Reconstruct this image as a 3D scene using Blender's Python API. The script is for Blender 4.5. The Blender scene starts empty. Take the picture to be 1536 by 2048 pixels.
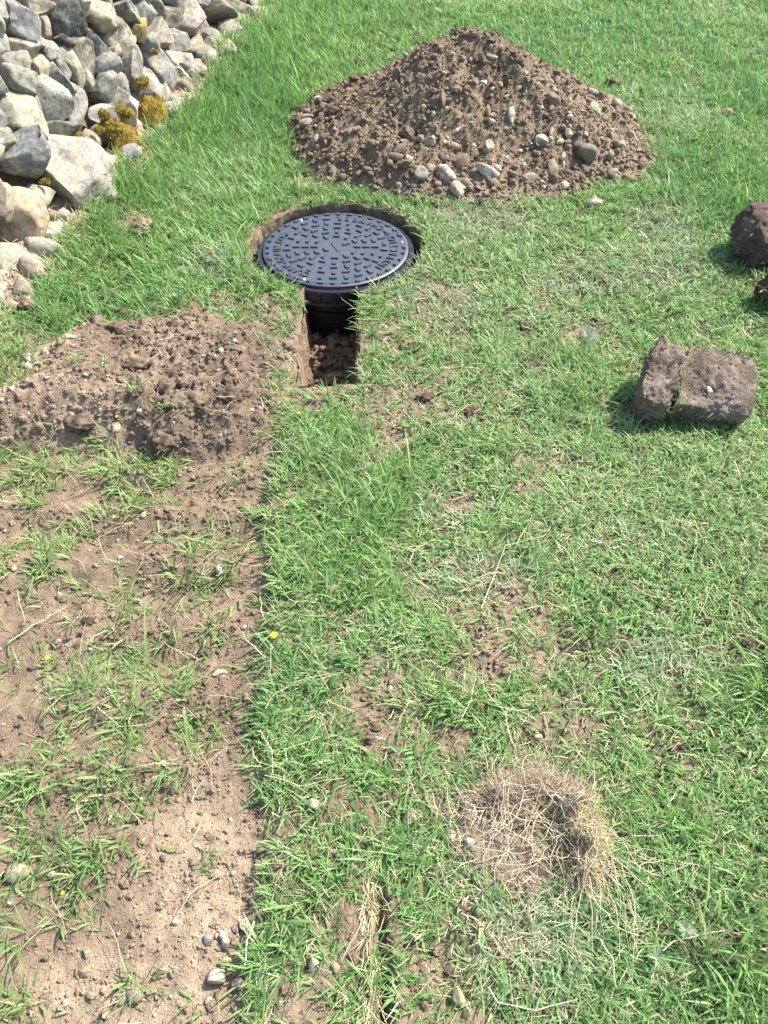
import bpy, bmesh, math, random
import numpy as np
from mathutils import Vector, Matrix

# ------------------------------------------------------------------ camera, sky, sun, exposure
SC = bpy.context.scene
COL = SC.collection
CAM_H, PITCH, FPX = 1.42, math.radians(47.0), 1592.0     # eye height (m), tilt down, focal length in photo pixels
cam_d = bpy.data.cameras.new('camera')
cam_d.sensor_fit = 'VERTICAL'; cam_d.sensor_height = 36.0; cam_d.lens = 36.0 * FPX / 2048.0
cam_d.clip_start = 0.02; cam_d.clip_end = 600
cam = bpy.data.objects.new('camera', cam_d); COL.objects.link(cam)
cam.location = (0, 0, CAM_H); cam.rotation_euler = (math.pi / 2 - PITCH, 0, 0)
SC.camera = cam

SUN_EL, SUN_AZ = math.radians(50), math.radians(30)      # azimuth from +X (right) towards +Y (away)
world = bpy.data.worlds.new('World'); SC.world = world; world.use_nodes = True
wn = world.node_tree.nodes; wl = world.node_tree.links
sky = wn.new('ShaderNodeTexSky'); sky.sky_type = 'NISHITA'; sky.sun_disc = False
sky.sun_elevation = SUN_EL; sky.sun_rotation = math.pi / 2 - SUN_AZ
sky.air_density = 1.0; sky.dust_density = 1.6; sky.ozone_density = 1.0
bg = wn['Background']; bg.inputs['Strength'].default_value = 0.15
wl.new(sky.outputs['Color'], bg.inputs['Color'])
sun_d = bpy.data.lights.new('sun', 'SUN'); sun_d.energy = 4.4; sun_d.angle = math.radians(0.6)
sun_d.color = (1.0, 0.955, 0.88)
sun = bpy.data.objects.new('sun', sun_d); COL.objects.link(sun)
to_sun = Vector((math.cos(SUN_AZ) * math.cos(SUN_EL), math.sin(SUN_AZ) * math.cos(SUN_EL), math.sin(SUN_EL)))
sun.rotation_euler = to_sun.to_track_quat('Z', 'Y').to_euler(); sun.location = (4, 3, 6)
SC.view_settings.view_transform = 'Standard'; SC.view_settings.look = 'None'
SC.view_settings.exposure = 1.38; SC.view_settings.gamma = 1.0
SC.view_settings.use_curve_mapping = False

rng = np.random.default_rng(7)
random.seed(7)

# ------------------------------------------------------------------ layout helpers (photo pixels 1536x2048 <-> places on the ground)
CP, SP = math.cos(PITCH), math.sin(PITCH)
def ray(px, py):
    a = (px - 768) / FPX; b = -(py - 1024) / FPX
    return np.array([a, CP + b * SP, -SP + b * CP])
def at(px, py, z=0.0):
    d = ray(px, py); t = (z - CAM_H) / d[2]
    return (d[0] * t, d[1] * t)
def project(x, y, z=0.0):
    f = y * CP - (z - CAM_H) * SP; u = y * SP + (z - CAM_H) * CP
    ok = f > 0.15; f = np.where(ok, f, 1.0)
    return np.where(ok, 768 + FPX * x / f, -9999.0), np.where(ok, 1024 - FPX * u / f, 9999.0), np.where(ok, f, 9.0)
def depth_of(x, y, z=0.0): return y * CP + (CAM_H - z) * SP

# ------------------------------------------------------------------ noise
def _hash(i, j, k, s):
    n = (i * 374761393 + j * 668265263 + k * 1274126177 + s * 362437) & 0xffffffff
    n = ((n ^ (n >> 13)) * 1274126177) & 0xffffffff
    n = n ^ (n >> 16)
    return (n & 0xffffff).astype(np.float64) / float(0x7fffff) - 1.0
def vnoise(x, y, z=None, s=0):
    x = np.asarray(x, float); y = np.asarray(y, float); z = np.zeros_like(x) if z is None else np.asarray(z, float)
    xi, yi, zi = np.floor(x).astype(np.int64), np.floor(y).astype(np.int64), np.floor(z).astype(np.int64)
    fx, fy, fz = x - xi, y - yi, z - zi
    fx, fy, fz = [f * f * f * (f * (f * 6 - 15) + 10) for f in (fx, fy, fz)]
    r = 0
    for di in (0, 1):
        for dj in (0, 1):
            for dk in (0, 1):
                w = (fx if di else 1 - fx) * (fy if dj else 1 - fy) * (fz if dk else 1 - fz)
                r = r + w * _hash(xi + di, yi + dj, zi + dk, s)
    return r
def fbm(x, y, z=None, o=4, s=0, gain=0.5):
    r = 0; a = 1.0; f = 1.0; t = 0
    for k in range(o):
        r = r + a * vnoise(x * f + 17.3 * k, y * f - 9.1 * k, None if z is None else z * f + 3.7 * k, s + k)
        t += a; a *= gain; f *= 2.03
    return r / t
def billow(x, y, o=3, s=0):
    r = 0; a = 1.0; f = 1.0; t = 0
    for k in range(o):
        r = r + a * (1 - np.abs(vnoise(x * f + 7.7 * k, y * f + 4.1 * k, None, s + k)) * 1.8); t += a; a *= 0.5; f *= 2.1
    return r / t
def sstep(a, b, x):
    t = np.clip((x - a) / (b - a), 0, 1); return t * t * (3 - 2 * t)
def in_poly(x, y, poly):
    r = np.zeros(np.shape(x), bool); n = len(poly)
    for i in range(n):
        x0, y0 = poly[i]; x1, y1 = poly[(i + 1) % n]
        c = (y0 > y) != (y1 > y)
        xx = (x1 - x0) * (y - y0) / ((y1 - y0) if y1 != y0 else 1e-9) + x0
        r ^= c & (x < xx)
    return r
def poly_dist(x, y, poly):
    """Signed distance, positive inside."""
    d = np.full(np.shape(x), 1e9)
    n = len(poly)
    for i in range(n):
        ax, ay = poly[i]; bx, by = poly[(i + 1) % n]
        ex, ey = bx - ax, by - ay
        t = np.clip(((x - ax) * ex + (y - ay) * ey) / (ex * ex + ey * ey + 1e-12), 0, 1)
        d = np.minimum(d, np.hypot(x - ax - ex * t, y - ay - ey * t))
    return np.where(in_poly(x, y, poly), d, -d)

# ------------------------------------------------------------------ object helpers
def link(o, parent=None):
    COL.objects.link(o)
    if parent is not None: o.parent = parent
    return o
def tag(o, label=None, cat=None, group=None, kind=None):
    if label: o['label'] = label
    if cat: o['category'] = cat
    if group: o['group'] = group
    if kind: o['kind'] = kind
    return o
def empty(name, loc, label, cat, group=None):
    o = bpy.data.objects.new(name, None); o.empty_display_size = 0.05; o.location = loc
    return tag(link(o), label, cat, group)
def np_mesh(name, V, faces, col=None, smooth=True, uv=None):
    """faces: list of integer arrays (n,3) or (n,4)."""
    m = bpy.data.meshes.new(name); V = np.ascontiguousarray(V, np.float32)
    m.vertices.add(len(V)); m.vertices.foreach_set('co', V.ravel())
    li = np.concatenate([np.asarray(f, np.int32).ravel() for f in faces])
    tot = np.concatenate([np.full(len(f), f.shape[1], np.int32) for f in faces])
    st = np.concatenate([[0], np.cumsum(tot)[:-1]]).astype(np.int32)
    m.loops.add(len(li)); m.loops.foreach_set('vertex_index', li)
    m.polygons.add(len(tot)); m.polygons.foreach_set('loop_start', st); m.polygons.foreach_set('loop_total', tot)
    m.polygons.foreach_set('use_smooth', np.full(len(tot), smooth, bool))
    if col is not None:
        a = m.color_attributes.new('Col', 'FLOAT_COLOR', 'POINT')
        c = np.ones((len(V), 4), np.float32); c[:, :3] = col; a.data.foreach_set('color', c.ravel())
    m.update(calc_edges=True); m.validate()
    return m
def mesh_obj(name, me, mat, parent=None):
    o = bpy.data.objects.new(name, me)
    if mat is not None and not me.materials: me.materials.append(mat)
    return link(o, parent)
def bm_obj(name, bm, mat, parent=None, smooth=False):
    me = bpy.data.meshes.new(name); bm.to_mesh(me); bm.free()
    if smooth:
        me.polygons.foreach_set('use_smooth', np.ones(len(me.polygons), bool))
    return mesh_obj(name, me, mat, parent)
def grid_faces(nx, ny):
    i = np.arange(nx - 1)[None, :] + np.arange(ny - 1)[:, None] * nx
    i = i.ravel(); return np.stack([i, i + 1, i + nx + 1, i + nx], 1)
_ico = {}
def ico(sub):
    if sub not in _ico:
        bm = bmesh.new(); bmesh.ops.create_icosphere(bm, subdivisions=sub, radius=1.0)
        V = np.array([v.co[:] for v in bm.verts]); F = np.array([[v.index for v in f.verts] for f in bm.faces]); bm.free()
        _ico[sub] = (V, F)
    return _ico[sub]
def rock(seed, sub=3, planes=9, lo=0.62, hi=0.9, rough=0.05, freq=2.2, grit=0.0, given=()):
    """A unit rock: a sphere cut by planes, edges worn by noise."""
    r = np.random.default_rng(seed); V, F = ico(sub); V = V.copy()
    for _ in range(planes):
        n = r.normal(size=3); n /= np.linalg.norm(n); d = r.uniform(lo, hi)
        e = V @ n - d; k = e > 0
        V[k] -= np.outer(e[k] * 0.98, n)
    for g_ in given:
        n = np.array(g_[:3]); n = n / np.linalg.norm(n); e = V @ n - g_[3]; k = e > 0; V[k] -= np.outer(e[k] * 0.96, n)
    o = r.uniform(-50, 50, 3)
    n1 = fbm(V[:, 0] * freq + o[0], V[:, 1] * freq + o[1], V[:, 2] * freq + o[2], 3)
    n2 = fbm(V[:, 0] * 6 + o[1], V[:, 1] * 6 + o[2], V[:, 2] * 6 + o[0], 2)
    V *= (1 + rough * 2.2 * n1 + rough * 0.7 * n2)[:, None]
    if grit: V *= (1 + grit * fbm(V[:, 0] * 15 + o[2], V[:, 1] * 15 + o[0], V[:, 2] * 15 + o[1], 3, gain=0.65))[:, None]
    V -= (V.max(0) + V.min(0)) / 2; V /= np.abs(V).max(0)
    return V, F

# ------------------------------------------------------------------ materials
def new_mat(name):
    m = bpy.data.materials.new(name); m.use_nodes = True
    nt = m.node_tree; b = nt.nodes['Principled BSDF']
    return m, nt, b
def N(nt, t, **kw):
    n = nt.nodes.new(t)
    for k, v in kw.items(): setattr(n, k, v)
    return n
def ramp(nt, stops):
    r = N(nt, 'ShaderNodeValToRGB'); e = r.color_ramp.elements
    e[0].position, e[0].color = stops[0][0], (*stops[0][1], 1)
    e[1].position, e[1].color = stops[-1][0], (*stops[-1][1], 1)
    for p, c in stops[1:-1]:
        x = e.new(p); x.color = (*c, 1)
    return r
def noise_node(nt, scale, detail=4, rough=0.55, vec=None):
    n = N(nt, 'ShaderNodeTexNoise'); n.inputs['Scale'].default_value = scale
    n.inputs['Detail'].default_value = detail; n.inputs['Roughness'].default_value = rough
    if vec is not None: nt.links.new(vec, n.inputs['Vector'])
    return n
def mixc(nt, a, b, fac, blend='MIX'):
    m = N(nt, 'ShaderNodeMix'); m.data_type = 'RGBA'; m.blend_type = blend
    for s, v in ((m.inputs[6], a), (m.inputs[7], b), (m.inputs[0], fac)):
        if hasattr(v, 'is_output'): nt.links.new(v, s)
        elif isinstance(v, tuple): s.default_value = (*v, 1)
        else: s.default_value = v
    return m.outputs[2]
def bump(nt, h, strength, dist, b, prev=None):
    n = N(nt, 'ShaderNodeBump'); n.inputs['Strength'].default_value = strength; n.inputs['Distance'].default_value = dist
    nt.links.new(h, n.inputs['Height'])
    if prev is not None: nt.links.new(prev, n.inputs['Normal'])
    nt.links.new(n.outputs[0], b.inputs['Normal']); return n.outputs[0]

def soil_material(name):
    m, nt, b = new_mat(name)
    a = N(nt, 'ShaderNodeAttribute'); a.attribute_name = 'Col'
    g = N(nt, 'ShaderNodeNewGeometry')
    n1 = noise_node(nt, 38, 6, 0.65, g.outputs['Position']); n2 = noise_node(nt, 260, 3, 0.6, g.outputs['Position'])
    r1 = ramp(nt, [(0.28, (0.62, 0.6, 0.58)), (0.5, (1.0, 1.0, 1.0)), (0.75, (1.3, 1.28, 1.24))])
    nt.links.new(n1.outputs[0], r1.inputs[0])
    r2 = ramp(nt, [(0.3, (0.75, 0.75, 0.75)), (0.55, (1, 1, 1)), (0.74, (1.35, 1.32, 1.28))])
    nt.links.new(n2.outputs[0], r2.inputs[0])
    c = mixc(nt, a.outputs['Color'], r1.outputs[0], 1.0, 'MULTIPLY'); c = mixc(nt, c, r2.outputs[0], 1.0, 'MULTIPLY')
    nt.links.new(c, b.inputs['Base Color'])
    b.inputs['Roughness'].default_value = 0.95; b.inputs['Specular IOR Level'].default_value = 0.15
    p = bump(nt, n1.outputs[0], 0.8, 0.014, b); bump(nt, n2.outputs[0], 0.9, 0.004, b, p)
    return m
def blade_material(name, trans=0.4, rough=0.5):
    m, nt, b = new_mat(name)
    a = N(nt, 'ShaderNodeAttribute'); a.attribute_name = 'Col'
    nt.links.new(a.outputs['Color'], b.inputs['Base Color'])
    b.inputs['Roughness'].default_value = rough; b.inputs['Specular IOR Level'].default_value = 0.38
    t = N(nt, 'ShaderNodeBsdfTranslucent'); nt.links.new(a.outputs['Color'], t.inputs['Color'])
    mx = N(nt, 'ShaderNodeMixShader'); mx.inputs[0].default_value = trans
    nt.links.new(b.outputs[0], mx.inputs[1]); nt.links.new(t.outputs[0], mx.inputs[2])
    nt.links.new(mx.outputs[0], nt.nodes['Material Output'].inputs['Surface'])
    return m
def stone_material(name, lichen=0.5, scale=1.0):
    """Base colour comes from the object's own colour; grain, pale crust and yellow-green lichen on top."""
    m, nt, b = new_mat(name)
    oi = N(nt, 'ShaderNodeObjectInfo'); g = N(nt, 'ShaderNodeNewGeometry')
    v = g.outputs['Position']
    n1 = noise_node(nt, 9 * scale, 6, 0.62, v); n2 = noise_node(nt, 50 * scale, 5, 0.75, v); n3 = noise_node(nt, 22 * scale, 5, 0.6, v)
    n4 = noise_node(nt, 260 * scale, 2, 0.5, v)
    r1 = ramp(nt, [(0.36, (0.55, 0.55, 0.57)), (0.5, (1, 1, 1)), (0.64, (1.35, 1.32, 1.25))]); nt.links.new(n1.outputs[0], r1.inputs[0])
    r2 = ramp(nt, [(0.34, (0.55, 0.55, 0.55)), (0.5, (1, 1, 1)), (0.66, (1.3, 1.3, 1.28))]); nt.links.new(n2.outputs[0], r2.inputs[0])
    c = mixc(nt, oi.outputs['Color'], r1.outputs[0], 1.0, 'MULTIPLY'); c = mixc(nt, c, r2.outputs[0], 1.0, 'MULTIPLY')
    if lichen > 0:
        f = ramp(nt, [(0.53, (0, 0, 0)), (0.60, (lichen, lichen, lichen))]); nt.links.new(n3.outputs[0], f.inputs[0])
        c = mixc(nt, c, (0.30, 0.29, 0.18), f.outputs[0])
        n5 = noise_node(nt, 34 * scale, 5, 0.65, v)
        f2 = ramp(nt, [(0.41, (lichen * 0.95,) * 3), (0.46, (0, 0, 0))]); nt.links.new(n5.outputs[0], f2.inputs[0])
        c = mixc(nt, c, (0.33, 0.315, 0.275), f2.outputs[0])
        f3 = ramp(nt, [(0.60, (0, 0, 0)), (0.66, (0.75, 0.75, 0.75))]); nt.links.new(n2.outputs[0], f3.inputs[0])
        c = mixc(nt, c, (0.085, 0.082, 0.07), f3.outputs[0])
    else:
        n6 = noise_node(nt, 62, 4, 0.6, v); f6 = ramp(nt, [(0.46, (0, 0, 0)), (0.58, (0.75, 0.75, 0.75))]); nt.links.new(n6.outputs[0], f6.inputs[0])
        c = mixc(nt, c, (0.19, 0.137, 0.092), f6.outputs[0])
    nt.links.new(c, b.inputs['Base Color'])
    b.inputs['Roughness'].default_value = 0.88; b.inputs['Specular IOR Level'].default_value = 0.25
    p = bump(nt, n3.outputs[0], 0.5, 0.012 / scale, b); p = bump(nt, n2.outputs[0], 0.5, 0.004 / scale, b, p); bump(nt, n4.outputs[0], 0.35, 0.001 / scale, b, p)
    return m
def plain(name, c, rough=0.6, metal=0.0, spec=0.5):
    m, nt, b = new_mat(name)
    b.inputs['Base Color'].default_value = (*c, 1); b.inputs['Roughness'].default_value = rough
    b.inputs['Metallic'].default_value = metal; b.inputs['Specular IOR Level'].default_value = spec
    return m, nt, b

M_SOIL = soil_material('soil'); M_GRASS = blade_material('grass blades', 0.42, 0.5); M_STRAW = blade_material('dry stems', 0.2, 0.65)
M_WALLSTONE = stone_material('wall stone', 0.55, 1.0); M_STONE = stone_material('field stone', 0.0, 2.6)
M_PLASTIC, nt, b = plain('black plastic', (0.026, 0.032, 0.047), 0.42, 0, 0.9)
g = N(nt, 'ShaderNodeNewGeometry'); n = noise_node(nt, 14, 5, 0.6, g.outputs['Position'])
r = ramp(nt, [(0.3, (0.42, 0.42, 0.42)), (0.7, (0.56, 0.56, 0.56))]); nt.links.new(n.outputs[0], r.inputs[0]); nt.links.new(r.outputs[0], b.inputs['Roughness'])
n = noise_node(nt, 46, 6, 0.7, g.outputs['Position']); r = ramp(nt, [(0.5, (0.026, 0.032, 0.047)), (0.8, (0.07, 0.072, 0.078))])
nt.links.new(n.outputs[0], r.inputs[0]); nt.links.new(r.outputs[0], b.inputs['Base Color'])
n = noise_node(nt, 900, 2, 0.5, g.outputs['Position']); bump(nt, n.outputs[0], 0.15, 0.0005, b)
M_SHAFT, _, _ = plain('matt black plastic', (0.011, 0.011, 0.012), 0.45, 0, 0.45)
M_FRAME, _, _ = plain('black frame plastic', (0.011, 0.012, 0.015), 0.42, 0, 0.5)
M_BOLT, _, _ = plain('zinc bolt', (0.75, 0.77, 0.78), 0.3, 0.85)

# ------------------------------------------------------------------ terrain
LID = np.array([-0.171, 2.612]); LID_Z = -0.004
HOLE_C = LID + np.array([0.006, 0.002]); HOLE_R = 0.310
TR_X0, TR_X1, TR_Y0, TR_Y1 = -0.262, -0.078, 1.825, 2.40
def hole_sdf(x, y):
    """Negative inside the dug hole and its trench."""
    ang = np.arctan2(y - HOLE_C[1], x - HOLE_C[0])
    rr = HOLE_R + 0.012 * vnoise(ang * 2.3 + 9, ang * 0 + 1.5) + 0.006 * vnoise(ang * 7, ang * 0 + 5.5)
    dc = np.hypot(x - HOLE_C[0], y - HOLE_C[1]) - rr
    wob = 0.008 * vnoise(y * 9, x * 0 + 3.1) + 0.004 * vnoise(y * 31, x * 0 + 7.1)
    sl = 0.02 * (2.2 - y)
    x0 = TR_X0 + wob + sl; x1 = TR_X1 + 0.008 * vnoise(y * 11, x * 0 + 13.7) + sl
    dr = np.maximum(np.maximum(x0 - x, x - x1), np.maximum(TR_Y0 + 0.008 * vnoise(x * 20, y * 0 + 2.2) - y, y - TR_Y1))
    return np.minimum(dc, dr)
def edge_x(y):      # left edge of the turf over the old trench
    return -0.168 - 0.0685 * y + 0.022 * vnoise(y * 6, np.zeros_like(y) + 4.4) + 0.014 * vnoise(y * 19, np.zeros_like(y) + 8.8)
WB0, WB1 = np.array([-1.21, 2.15]), np.array([-0.655, 5.59])     # foot of the wall
WDIR = (WB1 - WB0) / np.linalg.norm(WB1 - WB0); WOUT = np.array([WDIR[1], -WDIR[0]])
def wall_off(x, y): return (x - WB0[0]) * WOUT[0] + (y - WB0[1]) * WOUT[1]      # metres in front of the wall foot
def strip_mask(x, y):
    return sstep(-0.012, 0.045, edge_x(y) - x) * sstep(1.72, 1.58, y) * sstep(-0.5, -0.3, y)
def ground_base(x, y):
    z = 0.016 * fbm(x * 1.1 + 3, y * 1.1, o=3, s=3) + 0.006 * fbm(x * 5, y * 5, o=3, s=11)
    s = strip_mask(x, y)
    rough = 0.016 * fbm(x * 8, y * 8, o=3, s=21) + 0.010 * (billow(x * 26, y * 26, 3, 5) - 0.5)
    ripple = 0.010 * np.sin(2 * math.pi * y / 0.155 + 3.0 * vnoise(x * 2.2, y * 1.5, None, 2)) * sstep(0.35, 0.7, y)
    z = z + s * (-0.024 + 0.75 * rough + ripple)
    gx = -0.004 + 0.007 * vnoise(y * 7, np.zeros_like(y) + 1.7)
    gm = (sstep(0.50, 0.38, y) + 0.8 * np.exp(-((y - 0.62) / 0.06) ** 2)) * sstep(-0.3, 0.0, y) * np.clip(0.9 + 0.6 * vnoise(y * 13, np.zeros_like(y) + 6.6), 0.3, 1)
    z = z - 0.042 * np.exp(-((x - gx) / 0.0085) ** 2) * gm
    w = wall_off(x, y)
    z = z + 0.10 * sstep(0.30, -0.06, w) * sstep(1.4, 2.0, y) + 0.02 * sstep(0.3, 0.0, w) * fbm(x * 9, y * 9, o=3, s=31)
    far = np.hypot(x, y - 2)
    z = z + sstep(6, 40, far) * 0.8 * fbm(x * 0.05, y * 0.05, o=2, s=41)
    return z
def turf_bumps(x, y): return 0.008 * (billow(x * 22, y * 22, 2, 15) - 0.5)
HEAP = [at(*p) for p in [(-160, 815), (0, 775), (60, 712), (180, 640), (250, 622), (330, 628), (420, 612), (500, 650), (575, 690), (572, 790), (540, 850), (440, 905), (330, 900), (240, 880), (120, 892), (0, 890), (-160, 900)]]
def heap_h(x, y):
    wx = 0.03 * vnoise(x * 7, y * 7, None, 51); wy = 0.03 * vnoise(x * 7, y * 7, None, 52)
    d = poly_dist(x + wx, y + wy, HEAP)
    px, py, _ = project(x, y)
    lump = 0.5 + 0.5 * sstep(420, 60, px)
    h = sstep(-0.01, 0.16, d) * (0.035 + 0.055 * lump)
    m = sstep(-0.005, 0.05, d)
    m = m * (0.55 + 0.45 * sstep(120, 330, px))
    h = h + m * (0.036 * fbm(x * 5, y * 5, o=3, s=61) + 0.020 * (billow(x * 16, y * 16, 3, 63) - 0.5) + 0.012 * (billow(x * 45, y * 45, 2, 64) - 0.5))
    return np.where(d > -0.05, h - 0.02 * sstep(0.02, -0.03, d), -1.0)
MC = np.array([0.295, 3.62]); MH = 0.405
def mound_h(x, y):
    dx, dy = x - MC[0], y - MC[1]
    ang = np.arctan2(dy, dx); r = np.hypot(dx, dy)
    c, s = np.cos(ang), np.sin(ang)
    R = np.where(c > 0, 0.80, 0.655) * c * c + np.where(s < 0, 0.625, 0.60) * s * s
    R = R * (1 + 0.06 * vnoise(ang * 1.6 + 5, ang * 0 + 3.3) + 0.035 * vnoise(ang * 5, ang * 0 + 9.3) + 0.08 * np.exp(-((ang + 0.55) / 0.3) ** 2))
    u = np.clip(r / R, 0, 1.3)
    cone = 1 - np.sqrt(u * u + 0.022) + 0.125 + 0.05 * vnoise(ang * 0.9 + 2.0, ang * 0 + 6.1) * u * (1 - u) * 4
    h = MH * np.clip(cone, -0.2, 1.0) - 0.03 * np.exp(-((u - 0.55) / 0.25) ** 2)
    m = sstep(1.12, 0.9, u)
    h = h + m * (0.056 * fbm(x * 4.2, y * 4.2, o=3, s=71) + 0.020 * (billow(x * 17, y * 17, 3, 73) - 0.55) + 0.010 * (billow(x * 48, y * 48, 2, 75) - 0.5))
    return np.where(u < 1.15, h, -1.0)
def surf(x, y):
    """Top of the soil: ground, heap and mound together."""
    x = np.asarray(x, float); y = np.asarray(y, float)
    g0 = ground_base(x, y)
    return g0 + np.maximum(np.maximum(heap_h(x, y), mound_h(x, y)), 0)
def cast(px, py):
    """Where the ray of a photo pixel meets the soil."""
    d = ray(px, py); t = np.linspace(0.9, 7.5, 1400)
    x, y, z = d[0] * t, d[1] * t, CAM_H + d[2] * t
    k = np.argmax(z <= surf(x, y)); k = max(k, 1)
    return np.array([x[k], y[k], z[k]]), t[k]

def soil_colour(x, y, z, seed=0):
    n = 0.5 + 0.5 * fbm(x * 3.1, y * 3.1, o=4, s=81 + seed); n = np.clip(n, 0, 1)[:, None]
    a = np.array([0.150, 0.107, 0.071]); bcol = np.array([0.272, 0.203, 0.140])
    return a * (1 - n) + bcol * n

# places (in photo pixels) where the turf is worn, scuffed or bare: x, y, rx, ry, cover left
WORN = [(990, 1325, 76, 60, 0.1), (1000, 1655, 120, 95, 0.2), (700, 362, 170, 22, 0.15), (640, 1285, 60, 40, 0.3), (1080, 1480, 60, 40, 0.25), (905, 1495, 60, 45, 0.25), (1490, 1315, 60, 35, 0.3),
        (1175, 670, 60, 45, 0.35), (845, 795, 55, 25, 0.25), (1050, 735, 60, 22, 0.4), (780, 690, 40, 60, 0.4), (660, 1600, 90, 45, 0.3), (590, 1680, 70, 70, 0.35), (760, 1620, 30, 50, 0.3), (778, 1900, 13, 170, 0.3),
        (870, 1650, 50, 70, 0.45), (840, 1110, 90, 70, 0.6), (1150, 1300, 80, 60, 0.5), (1060, 1200, 90, 50, 0.5), (1090, 1650, 140, 120, 0.3), (640, 1900, 80, 50, 0.45),
        (870, 600, 90, 40, 0.55), (540, 700, 60, 90, 0.45), (470, 620, 110, 40, 0.5), (1400, 1440, 60, 30, 0.4), (720, 1390, 60, 40, 0.5), (560, 1180, 25, 60, 0.5), (1350, 1500, 50, 30, 0.4), (800, 860, 90, 40, 0.5), (940, 830, 60, 30, 0.5), (1030, 450, 90, 40, 0.6), (280, 460, 35, 26, 0.25)]
PALE = [(1050, 1880, 160, 140), (960, 450, 120, 50), (960, 1150, 110, 70), (880, 600, 110, 60), (1300, 1330, 110, 80), (900, 1020, 90, 60), (430, 530, 60, 30), (1330, 470, 80, 60), (1150, 560, 100, 50), (1330, 560, 90, 40)]
def ell(px, py, E): return np.hypot((px - E[0]) / E[2], (py - E[1]) / E[3])
def cover(x, y):
    px, py, dep = project(x, y)
    n = fbm(x * 5, y * 5, o=4, s=131); n2 = fbm(x * 14, y * 14, o=3, s=141)
    d = np.ones_like(x)
    trod = sstep(380, 900, py) * sstep(1800, 700, px)
    d *= 1 - trod * 0.80 * sstep(-0.02, 0.30, n + 0.55 * n2)
    j = 1 + 0.5 * n2 + 0.35 * n
    d *= 1 - 0.5 * sstep(0.34, 0.46, fbm(x * 8 + 40, y * 8, o=3, s=137)) * sstep(420, 800, py)
    for E in WORN: d *= E[4] + (1 - E[4]) * sstep(0.75, 1.15, ell(px, py, E) * j)
    for E in ((845, 1800, 60, 130), (620, 1150, 85, 100), (600, 1900, 70, 60), (1300, 1700, 200, 160)): d = np.maximum(d, 0.9 * sstep(1.1, 0.6, ell(px, py, E) * j))
    st = strip_mask(x, y)
    sparse = 0.25 * sstep(-0.05, 0.35, n + 0.5 * n2) + 0.05
    sparse = sparse * (1 - 0.75 * sstep(1.1, 0.5, ell(px, py, (400, 1750, 130, 280)))) * (1 - 0.6 * sstep(1.1, 0.5, ell(px, py, (200, 1960, 260, 90))))
    sparse = sparse * (0.12 + 0.88 * sstep(0.03, 0.17, edge_x(y) - x + 0.05 * n2)) * 1.35
    d = d * (1 - st) + sparse * st
    hp = heap_h(x, y)
    d = np.where(hp > 0.004, np.where((px > 380) & (py < 720), 0.22 * sstep(-0.1, 0.3, n2), 0.02), d)
    d = np.where(mound_h(x, y) > 0.01, 0, d)
    d = np.where(hole_sdf(x, y) < 0.006, 0, d)
    w = wall_off(x, y); wj = w + 0.07 * n + 0.03 * n2
    d = np.where(y > 1.3, d * sstep(0.035, 0.13, wj), d)
    return d
# ground sheet
def spaced(segs):
    out = [segs[0][0]]
    for a, b_, s0, s1 in segs:
        p = a; n = max(1, int(round(2 * (b_ - a) / (s0 + s1))))
        w = np.linspace(s0, s1, n); w = w / w.sum() * (b_ - a)
        out += list(a + np.cumsum(w))
    return np.array(out)
xs = spaced([(-160, -12, 16, 1.2), (-12, -2.6, 0.9, 0.08), (-2.6, -1.15, 0.04, 0.012), (-1.15, 1.0, 0.0092, 0.0092), (1.0, 2.6, 0.012, 0.05), (2.6, 12, 0.08, 0.9), (12, 160, 1.2, 16)])
ys = spaced([(-160, -6, 16, 0.9), (-6, 0.0, 0.6, 0.03), (0.0, 2.95, 0.0092, 0.0092), (2.95, 4.6, 0.02, 0.04), (4.6, 7.5, 0.04, 0.1), (7.5, 16, 0.15, 1.0), (16, 200, 1.2, 18)])
X, Y = np.meshgrid(xs, ys); X = X.ravel().copy(); Y = Y.ravel().copy()
near = (np.abs(X - HOLE_C[0]) < 0.45) & (Y > 1.7) & (Y < 3.05)
ix = np.where(near)[0]
sd = hole_sdf(X[ix], Y[ix]); e = 1e-3
gx = (hole_sdf(X[ix] + e, Y[ix]) - sd) / e; gy = (hole_sdf(X[ix], Y[ix] + e) - sd) / e
gl = np.hypot(gx, gy) + 1e-9; snap = np.abs(sd) < 0.0048
X[ix[snap]] -= (sd * gx / gl ** 2)[snap]; Y[ix[snap]] -= (sd * gy / gl ** 2)[snap]
Z = ground_base(X, Y)
px, py, _ = project(X, Y)
strip = strip_mask(X, Y); turf = 1 - strip
Z += turf * np.where(np.hypot(X, Y - 2) < 5, turf_bumps(X, Y) + 0.006 * fbm(X * 48, Y * 48, o=2, s=95), 0)
sd = np.full(len(X), 1.0); sd[ix] = hole_sdf(X[ix], Y[ix])
inside = sd < -0.0015; inside[ix[snap]] = False
floor_z = -0.195 + 0.07 * sstep(2.02, 1.86, Y) + 0.035 * fbm(X * 14, Y * 14, o=3, s=91) + 0.03 * (billow(X * 24, Y * 24, 2, 92) - 0.5)
Z = np.where(inside, floor_z + 0.05 * np.exp(-(np.abs(sd) / 0.012) ** 2), Z)
c = soil_colour(X, Y, Z)
thatch = np.array([0.085, 0.082, 0.038]); n = np.clip(0.5 + 0.9 * fbm(X * 7, Y * 7, o=3, s=93), 0, 1)[:, None]
tcol = thatch * (1 - n) + np.array([0.15, 0.125, 0.07]) * n
tm = (turf * sstep(0.0, 0.05, sd) * np.where(heap_h(X, Y) > -0.5, 0.0, 1.0))[:, None] * 0.8
vis = (np.abs(X) < 2.2) & (Y > 0) & (Y < 5.5); cv = np.ones(len(X)); cv[vis] = cover(X[vis], Y[vis])
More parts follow.
